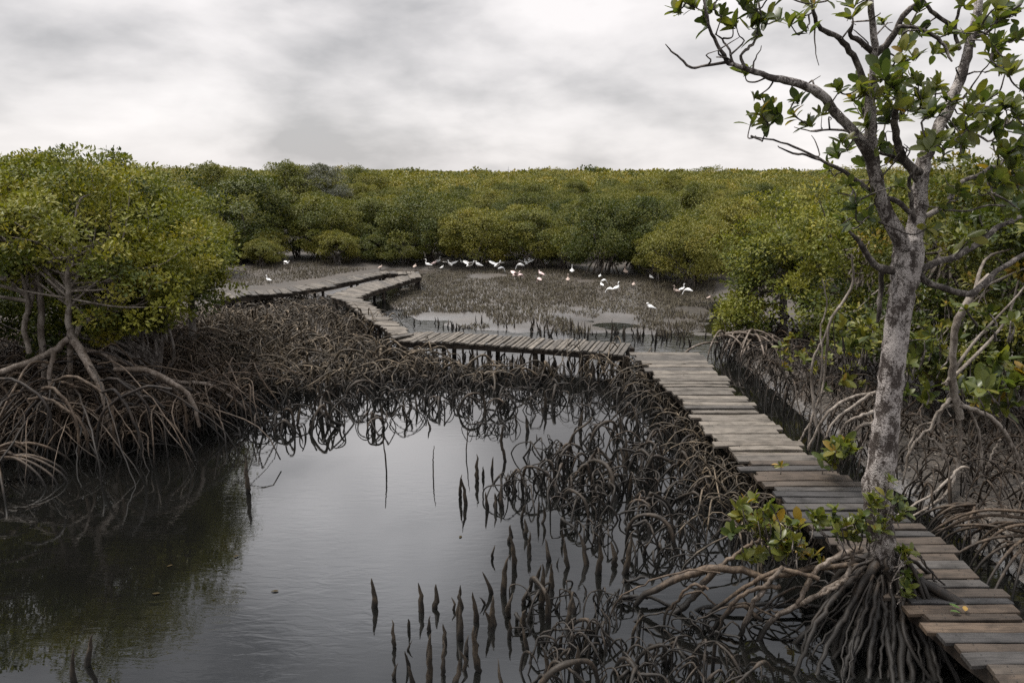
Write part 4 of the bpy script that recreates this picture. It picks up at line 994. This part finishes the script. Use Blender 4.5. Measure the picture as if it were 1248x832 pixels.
br([(1110, 260), (1092, 245), (1075, 240)], [8, 9, 8], (-.1, -.1), 10, 7)
br([(1116, 330), (1140, 320), (1165, 312), (1190, 298), (1215, 278), (1240, 266), (1275, 250)], [14, 12, 11, 11, 9, 8, 6], (0, .7), 24, 9)
br([(1116, 332), (1135, 345), (1160, 354), (1182, 358), (1200, 345), (1218, 328), (1245, 312), (1280, 290)], [13, 11, 11, 12, 11, 9, 8, 6], (0, .3), 24, 9)
br([(1122, 265), (1145, 255), (1160, 238), (1172, 222), (1195, 212), (1222, 198), (1250, 180)], [9, 9, 9, 8, 7, 6, 4], (.1, .9), 20, 7)
br([(1150, 256), (1180, 257), (1210, 250), (1248, 255)], [4, 3.5, 3, 2], (.3, .6), 14, 5)
br([(1088, 330), (1070, 325), (1058, 312), (1048, 296), (1035, 282)], [14, 12, 10, 8, 4], (0, -.3), 16, 8)
br([(1073, 322), (1074, 350), (1072, 375), (1070, 392)], [9, 9, 8, 6], (.25, .25), 10, 7)
br([(1150, 150), (1165, 168), (1185, 160), (1205, 172), (1225, 160), (1250, 165)], [5, 4.5, 4, 4, 3, 2], (.3, .6), 18, 5)
br([(1158, 125), (1175, 118), (1195, 90)], [5, 4, 2], (.2, .1), 10, 5)
br([(1172, 95), (1185, 88), (1200, 88)], [4, 3, 1.5], (.2, .2), 8, 5)
br([(1186, 45), (1205, 38), (1220, 22), (1245, 5)], [6, 5, 4, 3], (.3, .0), 12, 6)
br([(1085, 420), (1110, 415), (1135, 414)], [5, 2.5, 1.2], (.1, .2), 8, 5)
# crown: whorls of leaves at the shoot tips
tips = [(845, 8), (828, 14), (835, 0), (866, 12), (860, 28), (880, 20), (893, 30), (915, 32), (925, 42), (920, 12), (935, 22), (905, 4), (950, 22), (962, 28), (978, 22), (985, 36), (942, -6), (990, 5), (908, 92), (922, 118), (928, 138), (940, 128), (915, 150), (935, 152), (945, 140), (972, 124), (968, 140), (1000, 138), (1022, 110), (985, 152), (1040, 120), (1028, 172), (1020, 190), (1035, 182), (1050, 130), (875, -2), (960, -8), (1010, -5), (1040, 8), (1036, 20), (1075, 28), (1120, 12), (1110, 30), (1098, 55), (1010, 205), (1035, 225), (1020, 235)]
dd_ = [rng.uniform(-1.0, -.5) if x < 1000 else rng.uniform(-.7, .3) for x, y in tips]
tips2 = []
for cx_, cy_, sx_, sy_, n_ in [(1115, 45, 18, 14, 7), (1090, 95, 22, 16, 16), (1110, 115, 28, 12, 14), (1140, 120, 16, 14, 10), (1145, 45, 12, 10, 5), (1210, 20, 24, 16, 18), (1230, 55, 16, 14, 9), (1215, 75, 20, 12, 10), (1225, 120, 18, 14, 12), (1200, 130, 14, 10, 7), (1190, 165, 22, 14, 11), (1230, 175, 16, 16, 12), (1075, 135, 20, 14, 10), (1060, 120, 12, 10, 4), (1150, 175, 16, 16, 8), (1215, 205, 22, 16, 12), (1190, 235, 26, 14, 10), (1240, 245, 16, 22, 8), (1045, 255, 22, 18, 9), (1085, 205, 14, 12, 5), (1165, 270, 22, 14, 6), (1080, 165, 18, 12, 6), (1222, 145, 20, 10, 6)]:
    for _ in range(max(2, round(n_ * .78))): tips2.append((rng.normal(cx_, sx_), rng.normal(cy_, sy_)))
d2 = [rng.uniform(-.9, .9) for _ in tips2]
Cp = np.array([T(x, y, d) - bt for (x, y), d in zip(tips + tips2, dd_ + d2)])
trunk_c = T(1100, 210) - bt
Ax = nrm(Cp - trunk_c) * .5 + np.array([0, 0, .7]) + rng.normal(0, .45, Cp.shape)
cm = MB(); rosettes(cm, Cp, Ax, rng.uniform(.11, .175, len(Cp)), (6, 11), .50, .17)
cm.build('crown', M_LEAFF, tree, smooth=True)
# fine twigs: each whorl grows from the nearest wood, near ones first, so later twigs branch off earlier ones
tv = np.concatenate(tm.v); tv2 = np.array([v.co[:] for v in tree_trunk.data.vertices]); tv2 = tv2[tv2[:, 2] > 3.4]; tv = np.concatenate([tv, tv2])
left = list(range(len(Cp))); dm = np.array([np.linalg.norm(tv - c, axis=1).min() for c in Cp])
nb_ = len(tv)
while left:
    i = left[int(np.argmin(dm[left]))]; left.remove(i); c = Cp[i]
    d = np.linalg.norm(tv - c, axis=1); b = tv[np.argmin(d + rng.uniform(0, .05, len(tv)))]; L_ = np.linalg.norm(c - b)
    bend = rng.normal(0, .13, 3) * L_ + np.array([0, 0, -.14 * L_])
    pp = [b, b + (c - b) * .33 + bend * .8 + rng.normal(0, .05, 3) * L_, b + (c - b) * .68 + bend + rng.normal(0, .06, 3) * L_, c]
    r0 = .007 + .012 * min(L_, .6); limb(tm, pp, [r0, r0 * .8, r0 * .65, .005], 12, 5)
    q = smooth_path(pp, 6)[1:]; tv = np.concatenate([tv, q])
    for j in left: dm[j] = min(dm[j], np.linalg.norm(q - Cp[j], axis=1).min())
for _ in range(50):   # bare crooked twigs
    b = tv[rng.integers(0, nb_)]
    if b[2] < 4.4: continue
    p = [b]
    for k in range(3): p.append(p[-1] + rng.normal(0, .06, 3) + np.array([0, 0, .03]))
    limb(tm, p, [.009, .007, .005, .003], 9, 5)
tm.build('branches', M_LIMB, tree)
# stilt roots
WS = .85
def rt(pts, wpx, dys, mat):
    mb = MB(); br(pts, wpx, dys, 24, 8, .009, mb, .10); mb.build('prop_root', mat, tree)
rt([(1050, 668), (1020, 678), (998, 692), (984, 712), (972, 736)], [12, 9, 8, 8, 7], (-.1, -.2), M_ROOTG)
rt([(1058, 700), (1030, 705), (1000, 723), (964, 741), (933, 763), (921, 800), (915, 840)], [10, 8, 8, 8, 8, 7, 6], (-.1, -.2), M_ROOTG)
rt([(1040, 672), (1034, 700), (1022, 712), (1000, 725)], [7, 6, 6, 5], (-.25, -.3), M_ROOTG)
rt([(955, 690), (933, 714), (916, 741), (902, 775), (896, 800)], [6, 7, 7, 7, 6], (-.2, -.1), M_ROOTG)
rt([(1050, 690), (1010, 690), (972, 696), (940, 704), (904, 695), (873, 692), (856, 694), (815, 710), (782, 727), (768, 745)], [9, 9, 10, 11, 12, 13, 13, 12, 10, 7], (0, .5), M_ROOT)
rt([(872, 694), (852, 718), (835, 736), (812, 758), (800, 780), (795, 805)], [12, 11, 11, 10, 8, 7], (.42, .2), M_ROOT)
rt([(862, 700), (890, 680), (916, 662), (940, 655)], [8, 7, 6, 4], (.5, .8), M_ROOT)
rt([(960, 775), (920, 790), (878, 784), (840, 784), (805, 793), (782, 803), (764, 818), (748, 840)], [10, 9, 9, 9, 9, 9, 8, 7], (-.1, -.3), M_ROOT)
rt([(880, 784), (886, 800), (885, 822), (878, 850)], [6, 6, 5, 5], (-.2, -.3), M_ROOT)
rt([(838, 790), (812, 805), (800, 822), (796, 845)], [6, 6, 6, 5], (-.2, -.3), M_ROOT)
rt([(730, 773), (752, 775), (768, 780), (774, 800)], [5, 5, 5, 4], (.2, .1), M_ROOT)
rt([(1010, 745), (960, 760), (910, 770), (860, 760), (820, 740), (790, 726), (750, 735), (725, 755)], [8, 8, 7, 7, 6, 6, 5, 5], (.2, .6), M_ROOT)
rt([(1000, 740), (950, 738), (900, 737), (860, 740), (835, 758), (805, 775), (770, 790)], [7, 7, 7, 7, 6, 6, 5], (.3, .4), M_ROOT)
rt([(786, 703), (758, 710), (735, 718), (720, 735), (708, 760)], [5, 6, 6, 5, 5], (1.0, .9), M_ROOT)
rt([(790, 728), (765, 727), (745, 738), (728, 752)], [7, 7, 6, 5], (.5, .5), M_ROOT)
rt([(1000, 755), (980, 770), (960, 800), (950, 840)], [8, 8, 7, 6], (-.2, -.3), M_ROOT)
for pts_, w_, dy_ in [
    ([(1098, 672), (1122, 712), (1150, 752), (1180, 800), (1206, 850)], [9, 12, 12, 10, 8], (0, -.85)), ([(1104, 690), (1132, 735), (1166, 778), (1198, 818), (1222, 856)], [8, 10, 9, 8, 6], (.05, -.8)),
    ([(1096, 690), (1112, 740), (1130, 790), (1146, 850)], [11, 16, 14, 11], (-.05, -.95)), ([(1090, 695), (1100, 750), (1110, 800), (1114, 860)], [10, 13, 12, 9], (-.1, -1.0)), ([(1084, 700), (1086, 760), (1090, 810), (1086, 860)], [10, 17, 14, 11], (-.1, -1.0)),
    ([(1074, 700), (1068, 755), (1060, 805), (1056, 860)], [9, 12, 10, 8], (-.1, -1.0)), ([(1066, 700), (1050, 750), (1034, 800), (1020, 860)], [9, 13, 11, 9], (-.08, -.95)), ([(1060, 695), (1036, 738), (1008, 790), (985, 850)], [9, 11, 9, 7], (-.05, -.9)),
    ([(1055, 690), (1022, 722), (990, 770), (962, 845)], [8, 10, 9, 7], (-.05, -.85)), ([(1102, 678), (1140, 722), (1182, 772), (1230, 832)], [6, 7, 6, 5], (.1, -.6)), ([(1100, 700), (1124, 760), (1152, 812), (1170, 860)], [6, 8, 7, 6], (0, -.9)),
    ([(1078, 705), (1078, 760), (1072, 815), (1074, 860)], [5, 6, 5, 5], (-.15, -1.05)), ([(1070, 705), (1044, 770), (1040, 815), (1030, 860)], [5, 6, 5, 4], (-.15, -1.0)), ([(1092, 705), (1120, 775), (1128, 820), (1126, 860)], [5, 6, 6, 5], (-.12, -1.0))]:
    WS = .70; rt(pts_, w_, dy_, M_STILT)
    if 'mass' not in globals(): mass = MB()
    for _ in range(2):
        WS = rng.uniform(.2, .55); j_ = rng.normal(0, 9, 2); br([(x + j_[0] * (.3 + i_ * .45) + rng.normal(0, 5), y + j_[1] * .4 + rng.normal(0, 4)) for i_, (x, y) in enumerate(pts_)], w_, (dy_[0] + rng.normal(0, .05), dy_[1] + rng.uniform(-.1, .35)), 24, 8, .009, mass, .10)
    WS = .85
for i in range(48):   # the dark cone of stilts under the trunk
    a = -3.3 + 6.0 * rng.random(); R_ = rng.uniform(.25, 1.3); h0 = rng.uniform(.40, .95)
    d = np.array([math.cos(a), math.sin(a), 0]); sd = np.array([-d[1], d[0], 0]) * rng.normal(0, .30); o_ = T(1080, 700) - bt; b = np.array([o_[0], 0, h0]) + d * rng.uniform(.02, .09)
    rw_ = rng.choice([.014, .02, .03, .045, .055], p=[.25, .25, .25, .17, .08]) * rng.uniform(.8, 1.2)
    limb(mass, [b, b + d * R_ * .22 - np.array([0, 0, h0 * rng.uniform(.05, .3)]) + sd * .5 + rng.normal(0, .03, 3), b + d * R_ * rng.uniform(.4, .65) + sd - np.array([0, 0, h0 * rng.uniform(.45, .65)]) + rng.normal(0, .04, 3), np.array([b[0], b[1], -.25]) + d * R_ + sd * rng.uniform(.4, 1.4)], [rw_ * .5, rw_ * 1.1, rw_ * .85, rw_ * .7], 18, 8, .009, .09)
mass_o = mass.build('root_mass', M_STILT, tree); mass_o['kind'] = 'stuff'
for i in range(62):   # long arching side roots towards the pool
    x = rng.uniform(800, 1020); y = rng.uniform(695, 830) if i < 40 else rng.uniform(760, 845); dx = rng.uniform(50, 130)
    rt([(x + dx * .4, y + rng.uniform(-12, 14)), (x, y - rng.uniform(2, 16)), (x - dx * .45, y + rng.uniform(8, 26)), (x - dx * .75, y + rng.uniform(40, 75)), (x - dx * .85, y + 110)], np.array([1, 1, .9, .8, .7]) * rng.choice([3, 4.5, 7, 9], p=[.35, .35, .2, .1]), (rng.uniform(-.3, .7), rng.uniform(-.2, .5)), M_ROOT)

# ------------------------------------------------------------------ leafy plants near the walk
def leafy(name, label, base, tipsxyz, leaf, mat=M_LEAFF, tint=.6, stem_r=.008, k=(6, 10), cat='plant', openness=(.4, 1.4)):
    base = np.asarray(base, float); e = empty(name, base); tag(e, label, cat)
    tp = np.asarray(tipsxyz, float) - base
    for c in tp:
        b0 = np.array([c[0] * .75, c[1] * .75, min(c[2] - .22, c[2] * .5)]) + rng.normal(0, .03, 3)
        sm = MB(); limb(sm, [b0, (b0 + c) / 2 + rng.normal(0, .03, 3), c], [stem_r * 1.3, stem_r, stem_r * .7], 10, 6); sm.build('stem', M_LIMB, e)
    cm = MB(); rosettes(cm, tp, np.array([0, -.15, .8]) + rng.normal(0, .4, tp.shape), leaf * rng.uniform(.8, 1.15, len(tp)), k, tint, .14, openness=openness)
    cm.build('foliage', mat, e); return e
def tips_px(cx, cy, sx, sy, n, Y, dY=.15): return [pd(rng.normal(cx, sx), rng.normal(cy, sy), Y + rng.normal(0, dY)) for _ in range(n)]
leafy('mangrove_seedling', 'bright green leafy shoots growing left of the lichen trunk beside the plank edge', pd(965, 690, 7.6), tips_px(940, 638, 24, 22, 26, 7.7) + tips_px(905, 625, 8, 14, 6, 7.9) + tips_px(965, 662, 20, 12, 10, 7.6), .165, tint=.68)
leafy('mangrove_seedling', 'leafy sprouts and moss growing around the base of the lichen trunk', pd(1062, 655, 7.15), tips_px(1030, 632, 22, 12, 16, 7.1, .08) + tips_px(1085, 612, 14, 8, 8, 7.05, .05) + tips_px(1068, 645, 18, 14, 10, 7.0, .05) + tips_px(1108, 690, 6, 24, 12, 7.1, .05), .12, tint=.55, stem_r=.006)
leafy('mangrove_seedling', 'low bright rosette of leaves at the right edge of the boardwalk behind the trunk', pd(1026, 575, 10.0), tips_px(1024, 552, 16, 8, 12, 10.0), .20, tint=.58)
leafy('mangrove_seedling', 'tiny light green sprig standing on the boardwalk planks', at(951, 578, DZ), [at(951, 578, DZ) + np.array([0, 0, .14])], .13, tint=.68, k=(6, 8))
leafy('mangrove_seedling', 'two leaf sprout poking up at the boardwalk plank edge left of the trunk', at(1002, 578, DZ - .05), [at(1002, 578, DZ) + np.array([0, 0, .10])], .16, tint=.65, k=(2, 4))
leafy('mangrove_shrub', 'large leaved yellow green shrub at the right edge above the pale stilt roots', pd(1235, 510, 9.2), tips_px(1225, 455, 20, 16, 15, 9.2) + tips_px(1215, 490, 16, 10, 6, 9.2), .26, M_LEAFF, .60, .01)
leafy('mangrove_shrub', 'dark broad leaved shrub in the shade just right of the lichen trunk', pd(1125, 470, 11), tips_px(1125, 440, 24, 18, 14, 11.2) + tips_px(1105, 480, 14, 8, 4, 10.8), .22, M_LEAFD, .45, .01)
leafy('mangrove_shrub', 'dark broad leaved shrub in the shade just left of the lichen trunk', pd(1040, 470, 12.5), tips_px(1040, 430, 20, 20, 16, 12.5), .22, M_LEAFD, .5, .01)
for lab, cx_, cy_, sx_, sy_, n_, Y_, lf in [('low green bush in the shade between the boardwalk and the lichen trunk', 1030, 430, 22, 22, 26, 13.5, .15), ('green bush behind the pale stilt roots right of the lichen trunk', 1190, 470, 22, 16, 22, 12.5, .15), ('leafy bush under the lowest right branch of the lichen trunk', 1145, 400, 20, 16, 20, 12.8, .15), ('small leafy bush on the dark bank beside the bare leaning sapling', 965, 430, 18, 12, 18, 16.5, .15)]:
    leafy('mangrove_shrub', lab, pd(cx_, cy_ + 45, Y_), tips_px(cx_, cy_, sx_, sy_, n_, Y_, .35), lf, M_LEAFD, .58, .008)
leafy('mangrove_shrub', 'bare twigged shrub with sparse leaves hanging at the right edge', pd(1240, 420, 9.8), tips_px(1215, 395, 18, 16, 5, 9.8), .15, M_LEAFD, .5, .014)

# fallen leaves on the deck
for i, (x, y, mt, lab) in enumerate([(1158, 744, M_GREENLEAF, 'green fallen leaf on a near brown plank, larger of the pair'), (1170, 741, M_GREENLEAF, 'green fallen leaf beside the larger one on the near planks'), (1176, 738, M_DEADLEAF, 'orange brown fallen leaf near the green pair on the planks'), (940, 566, M_DEADLEAF, 'small dry leaf lying on the grey planks left of the green sprig')]):
    g = at(x, y, DZ + .035); mb = MB()
    leaves_big(mb, np.zeros((1, 3)), np.array([[math.cos(i * 2.1), math.sin(i * 2.1), 0]]), np.array([[0, 0.05, 1.]]), [.11], [.05], np.array([.5]), .15)
    o = mb.build('fallen_leaf', mt, None, True, g); tag(o, lab, 'leaf')

# floating leaves
for i, (x, y) in enumerate([(185, 723), (203, 690), (292, 676), (330, 720), (560, 655)]):
    mb = MB(); an = rng.uniform(0, 6.28)
    leaves_big(mb, np.zeros((1, 3)), np.array([[math.cos(an), math.sin(an), .02]]), np.array([[0, 0.05, 1.]]), [rng.uniform(.05, .10)], [.04], np.array([.5]), .05)
    o = mb.build('floating_leaf', M_WETLEAF, None, True, at(x, y, .008)); tag(o, 'small fallen leaf floating on the open dark water of the pool', 'leaf', 'leaves floating on the pool')

# sticks in the pool
def stick(label, pts, r, Y0=None):
    P0 = at(*pts[0], 0); b = P0.copy(); mb = MB()
    limb(mb, [np.array([0, 0, -.2])] + [pd(x, y, P0[1]) - b for x, y in pts[1:]], [r, r, r * .8, r * .5][:len(pts)] if len(pts) <= 4 else np.linspace(r, r * .5, len(pts)), 14, 6, .004)
    o = mb.build('dead_stick', M_SPIKE, None, True, b); tag(o, label, 'stick'); return o
stick('thin straight stick upright in the middle of the pool', [(528, 580), (528, 568), (528, 556), (529, 543)], .012)
stick('bent dead branch rising from the pool below the middle root clumps', [(618, 562), (614, 552), (611, 540), (612, 520)], .03)
stick('crooked dead twig leaning in the pool right of the round root dome', [(471, 575), (470, 560), (468, 545), (466, 530)], .014)
stick('thin curved dead shoot rising out of the water left of the central mass', [(692, 560), (693, 545), (700, 528), (716, 515), (722, 508)], .03)
stick('thin dead stem standing in the water before the middle root clumps', [(568, 555), (569, 540), (570, 525), (571, 512)], .012)

# ------------------------------------------------------------------ birds
def loft(mb, pts, rad, sides=9, sq=None, n=26):
    q = smooth_path(np.concatenate([np.asarray(pts, float), np.asarray(rad, float)[:, None]], 1), n)
    tubes(mb, q[:, :3], np.maximum(q[:, 3], .004), sides)
def bird(pose, mat):
    e = empty('bird', (0, 0, 0)); mb = MB(); hgt = .24
    tail = [-.20, 0, hgt + .04]; 
    if pose == 'stand': sp = [tail, [-.12, 0, hgt + .05], [0, 0, hgt + .08], [.10, 0, hgt + .12], [.13, 0, hgt + .19], [.10, 0, hgt + .27], [.12, 0, hgt + .34], [.17, 0, hgt + .345]]
    elif pose == 'hunch': sp = [tail, [-.10, 0, hgt + .06], [0, 0, hgt + .10], [.07, 0, hgt + .15], [.09, 0, hgt + .19], [.08, 0, hgt + .22], [.10, 0, hgt + .235], [.15, 0, hgt + .22]]
    elif pose == 'feed': sp = [tail, [-.10, 0, hgt + .08], [0, 0, hgt + .09], [.10, 0, hgt + .07], [.17, 0, hgt + .03], [.22, 0, hgt - .06], [.24, 0, hgt - .13], [.27, 0, hgt - .17]]
    else: sp = [tail, [-.10, 0, hgt + .07], [0, 0, hgt + .10], [.09, 0, hgt + .13], [.15, 0, hgt + .17], [.18, 0, hgt + .22], [.20, 0, hgt + .27], [.24, 0, hgt + .27]]
    loft(mb, sp, [.015, .06, .085, .06, .030, .022, .026, .018])
    mb.build('body', mat, e)
    h1, h0 = np.array(sp[-1]), np.array(sp[-2]); d = nrm(h1 - h0 + np.array([.02, 0, -.03 if pose != 'stand' else 0]))
    bm2 = MB(); tubes(bm2, [h1 - d * .01, h1 + d * .05, h1 + d * .10], [.011, .008, .004], 6); bm2.build('beak', M_BEAK, e)
    for s in (-1, 1):
        lm = MB(); tubes(lm, [[.0, s * .03, hgt + .04], [-.015, s * .03, hgt * .5], [.01, s * .03, 0], [.01, s * .03, -.06]], [.012, .007, .006, .006], 5); lm.build('leg', M_LEG, e)
        wm = MB()
        if pose == 'spread':
            t = np.linspace(0, 1, 6)
            fr = np.stack([.06 - .04 * t, s * (.05 + .38 * t), hgt + .13 + .16 * t - .05 * t ** 2], 1); bk = np.stack([-.10 - .12 * np.sin(t * 2.4), s * (.05 + .34 * t), hgt + .10 + .17 * t], 1)
            up = np.array([0, 0, .014]); V = np.concatenate([fr + up, bk + up * .3, fr - up, bk - up * .3]); F4 = []
            for i in range(5): F4 += [(i, i + 1, i + 7, i + 6), (12 + i, 18 + i, 19 + i, 13 + i), (i, 12 + i, 13 + i, i + 1), (6 + i, 7 + i, 19 + i, 18 + i)]
            F4 += [(5, 17, 23, 11), (0, 6, 18, 12)]
            wm.add(V, np.array(F4))
        else:
            b0 = np.array(sp[2]); a0 = np.array(sp[0])
            loft(wm, [b0 + [.06, s * .045, .0], b0 + [0, s * .075, .0], (a0 + b0) / 2 + [0, s * .06, .0], a0 + [-.03, s * .02, 0]], [.03, .05, .038, .008], 7, n=12)
        wm.build('wing', mat, e)
    return e
PO = {}
def put_bird(x, y, pose, mat, label, rz=None, sc=1.0, group=None):
    key = (pose, mat.name)
    if key not in PO: PO[key] = bird(pose, mat); o = PO[key]
    else: o = copy_tree(PO[key])
    g = at(x, y, 0); z = max(0, float(ground(g[:2])) )
    o.location = (g[0], g[1], z); o.rotation_euler = (0, 0, rng.uniform(0, 6.28) if rz is None else rz); o.scale = (sc * .9,) * 3
    return tag(o, label, 'bird', group)
W_, P_, B_ = M_WHITE, M_PINK, M_BUFF
put_bird(792, 386, 'hunch', W_, 'nearest white bird, hunched alone on the flooded mudflat', math.pi, 1.05)
put_bird(838, 362, 'feed', W_, 'white bird leaning down at the right end of the mudflat, rightmost of three', 2.6, 1.0)
put_bird(831, 359, 'stand', W_, 'white bird standing in the middle of the three at the right end of the flat', .4, .85)
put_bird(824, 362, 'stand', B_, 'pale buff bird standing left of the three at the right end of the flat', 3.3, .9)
put_bird(751, 363, 'stand', W_, 'white bird with raised neck on the mudflat, beside a feeding one', .6, .95)
put_bird(743, 363, 'feed', W_, 'white bird feeding on the mudflat left of the raised necked one', 3.0, .85)
put_bird(733, 358, 'hunch', W_, 'small white bird hunched on the mudflat, nearest in the row of three', 2.0, .7)
put_bird(736, 351, 'feed', W_, 'small white bird bending on the mudflat, middle of the row of three', .2, .7)
put_bird(731, 345, 'hunch', W_, 'small white bird on the mudflat, farthest in the row of three', 1.0, .65)
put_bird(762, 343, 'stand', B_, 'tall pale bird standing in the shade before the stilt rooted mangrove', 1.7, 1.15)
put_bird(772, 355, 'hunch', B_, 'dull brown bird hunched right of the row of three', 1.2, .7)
put_bird(793, 346, 'hunch', W_, 'pale bird half hidden among stilt roots at the back right of the flat', 2.2, .8)
put_bird(864, 368, 'hunch', B_, 'small pale bird close to the leafy clump at the right end', .2, .6)
put_bird(697, 342, 'stand', W_, 'slim white bird upright at the forest edge right of the pink ones', 1.5, 1.05)
put_bird(692, 351, 'stand', B_, 'slim buff bird standing on the flat below the slim white one', 1.5, .9)
put_bird(629, 346, 'spread', P_, 'pink bird with raised wings on the mudflat in front of the white cluster', .3, .95)
put_bird(634, 345, 'feed', P_, 'pink bird feeding right beside the wing raising pink one', .4, .9)
put_bird(659, 346, 'hunch', P_, 'pink bird hunched alone right of the pink pair', 2.5, 1.0)
put_bird(657, 352, 'feed', P_, 'pale pink bird feeding just below the hunched pink one', 2.0, .9)
put_bird(667, 330, 'spread', W_, 'white bird with open wings at the forest edge right of the white cluster', .2, .8)
gW = 'white birds in the cluster of three flapping at the forest edge'
for x, y, ps, rz, s in [(634, 334, 'feed', 2.8, 1.1), (641, 332, 'spread', 1.9, 1.15), (648, 330, 'spread', .3, 1.1)]:
    put_bird(x, y, ps, W_, 'white bird in the bright flapping cluster of three at the forest edge', rz, s, gW)
put_bird(606, 335, 'spread', W_, 'bright white bird with half open wings between the two white clusters', .8, 1.2)
put_bird(611, 336, 'feed', W_, 'white bird bending beside the half open winged one', .4, .9)
put_bird(573, 334, 'spread', W_, 'large bright white bird with open wings left of the centre of the bird row', .5, 1.2)
put_bird(583, 334, 'hunch', W_, 'plump white bird just right of the large open winged one', 2.9, 1.25)
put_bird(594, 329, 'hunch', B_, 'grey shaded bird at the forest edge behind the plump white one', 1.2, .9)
put_bird(563, 328, 'hunch', W_, 'white bird hunched at the forest edge left of the large open winged one', 2.6, .95)
put_bird(549, 331, 'spread', W_, 'pale bird stooping with raised wing left in the bird row', 2.2, 1.15)
put_bird(539, 332, 'hunch', W_, 'small white bird on the mud in front of the tall one left in the row', .5, .7)
put_bird(534, 327, 'stand', W_, 'tall white bird right of the pink one at the left end of the bird row', .2, 1.0)
put_bird(529.5, 329, 'hunch', P_, 'pink bird between two white ones at the left end of the bird row', .2, 1.05)
put_bird(522, 330, 'stand', W_, 'upright white bird just right of the boardwalk point', 2.9, 1.1)
put_bird(506, 331, 'hunch', B_, 'buff bird standing by the boardwalk point, leftmost of the bird row', 1.2, .9)
put_bird(478, 323, 'hunch', W_, 'white bird in front of the upright mangrove above the far boardwalk', 2.2, .95)
put_bird(464, 331, 'hunch', B_, 'dull bird beside the far bend of the left boardwalk', .7, .8)
put_bird(453, 346, 'feed', W_, 'small white bird between the two far boardwalks', .4, .75)
put_bird(350, 334, 'spread', W_, 'white bird with open wings on the mud beyond the far left boardwalk', .2, .75)
put_bird(328, 351, 'stand', W_, 'white bird standing beside the far left boardwalk near the overhanging leaves', 2.8, .8)
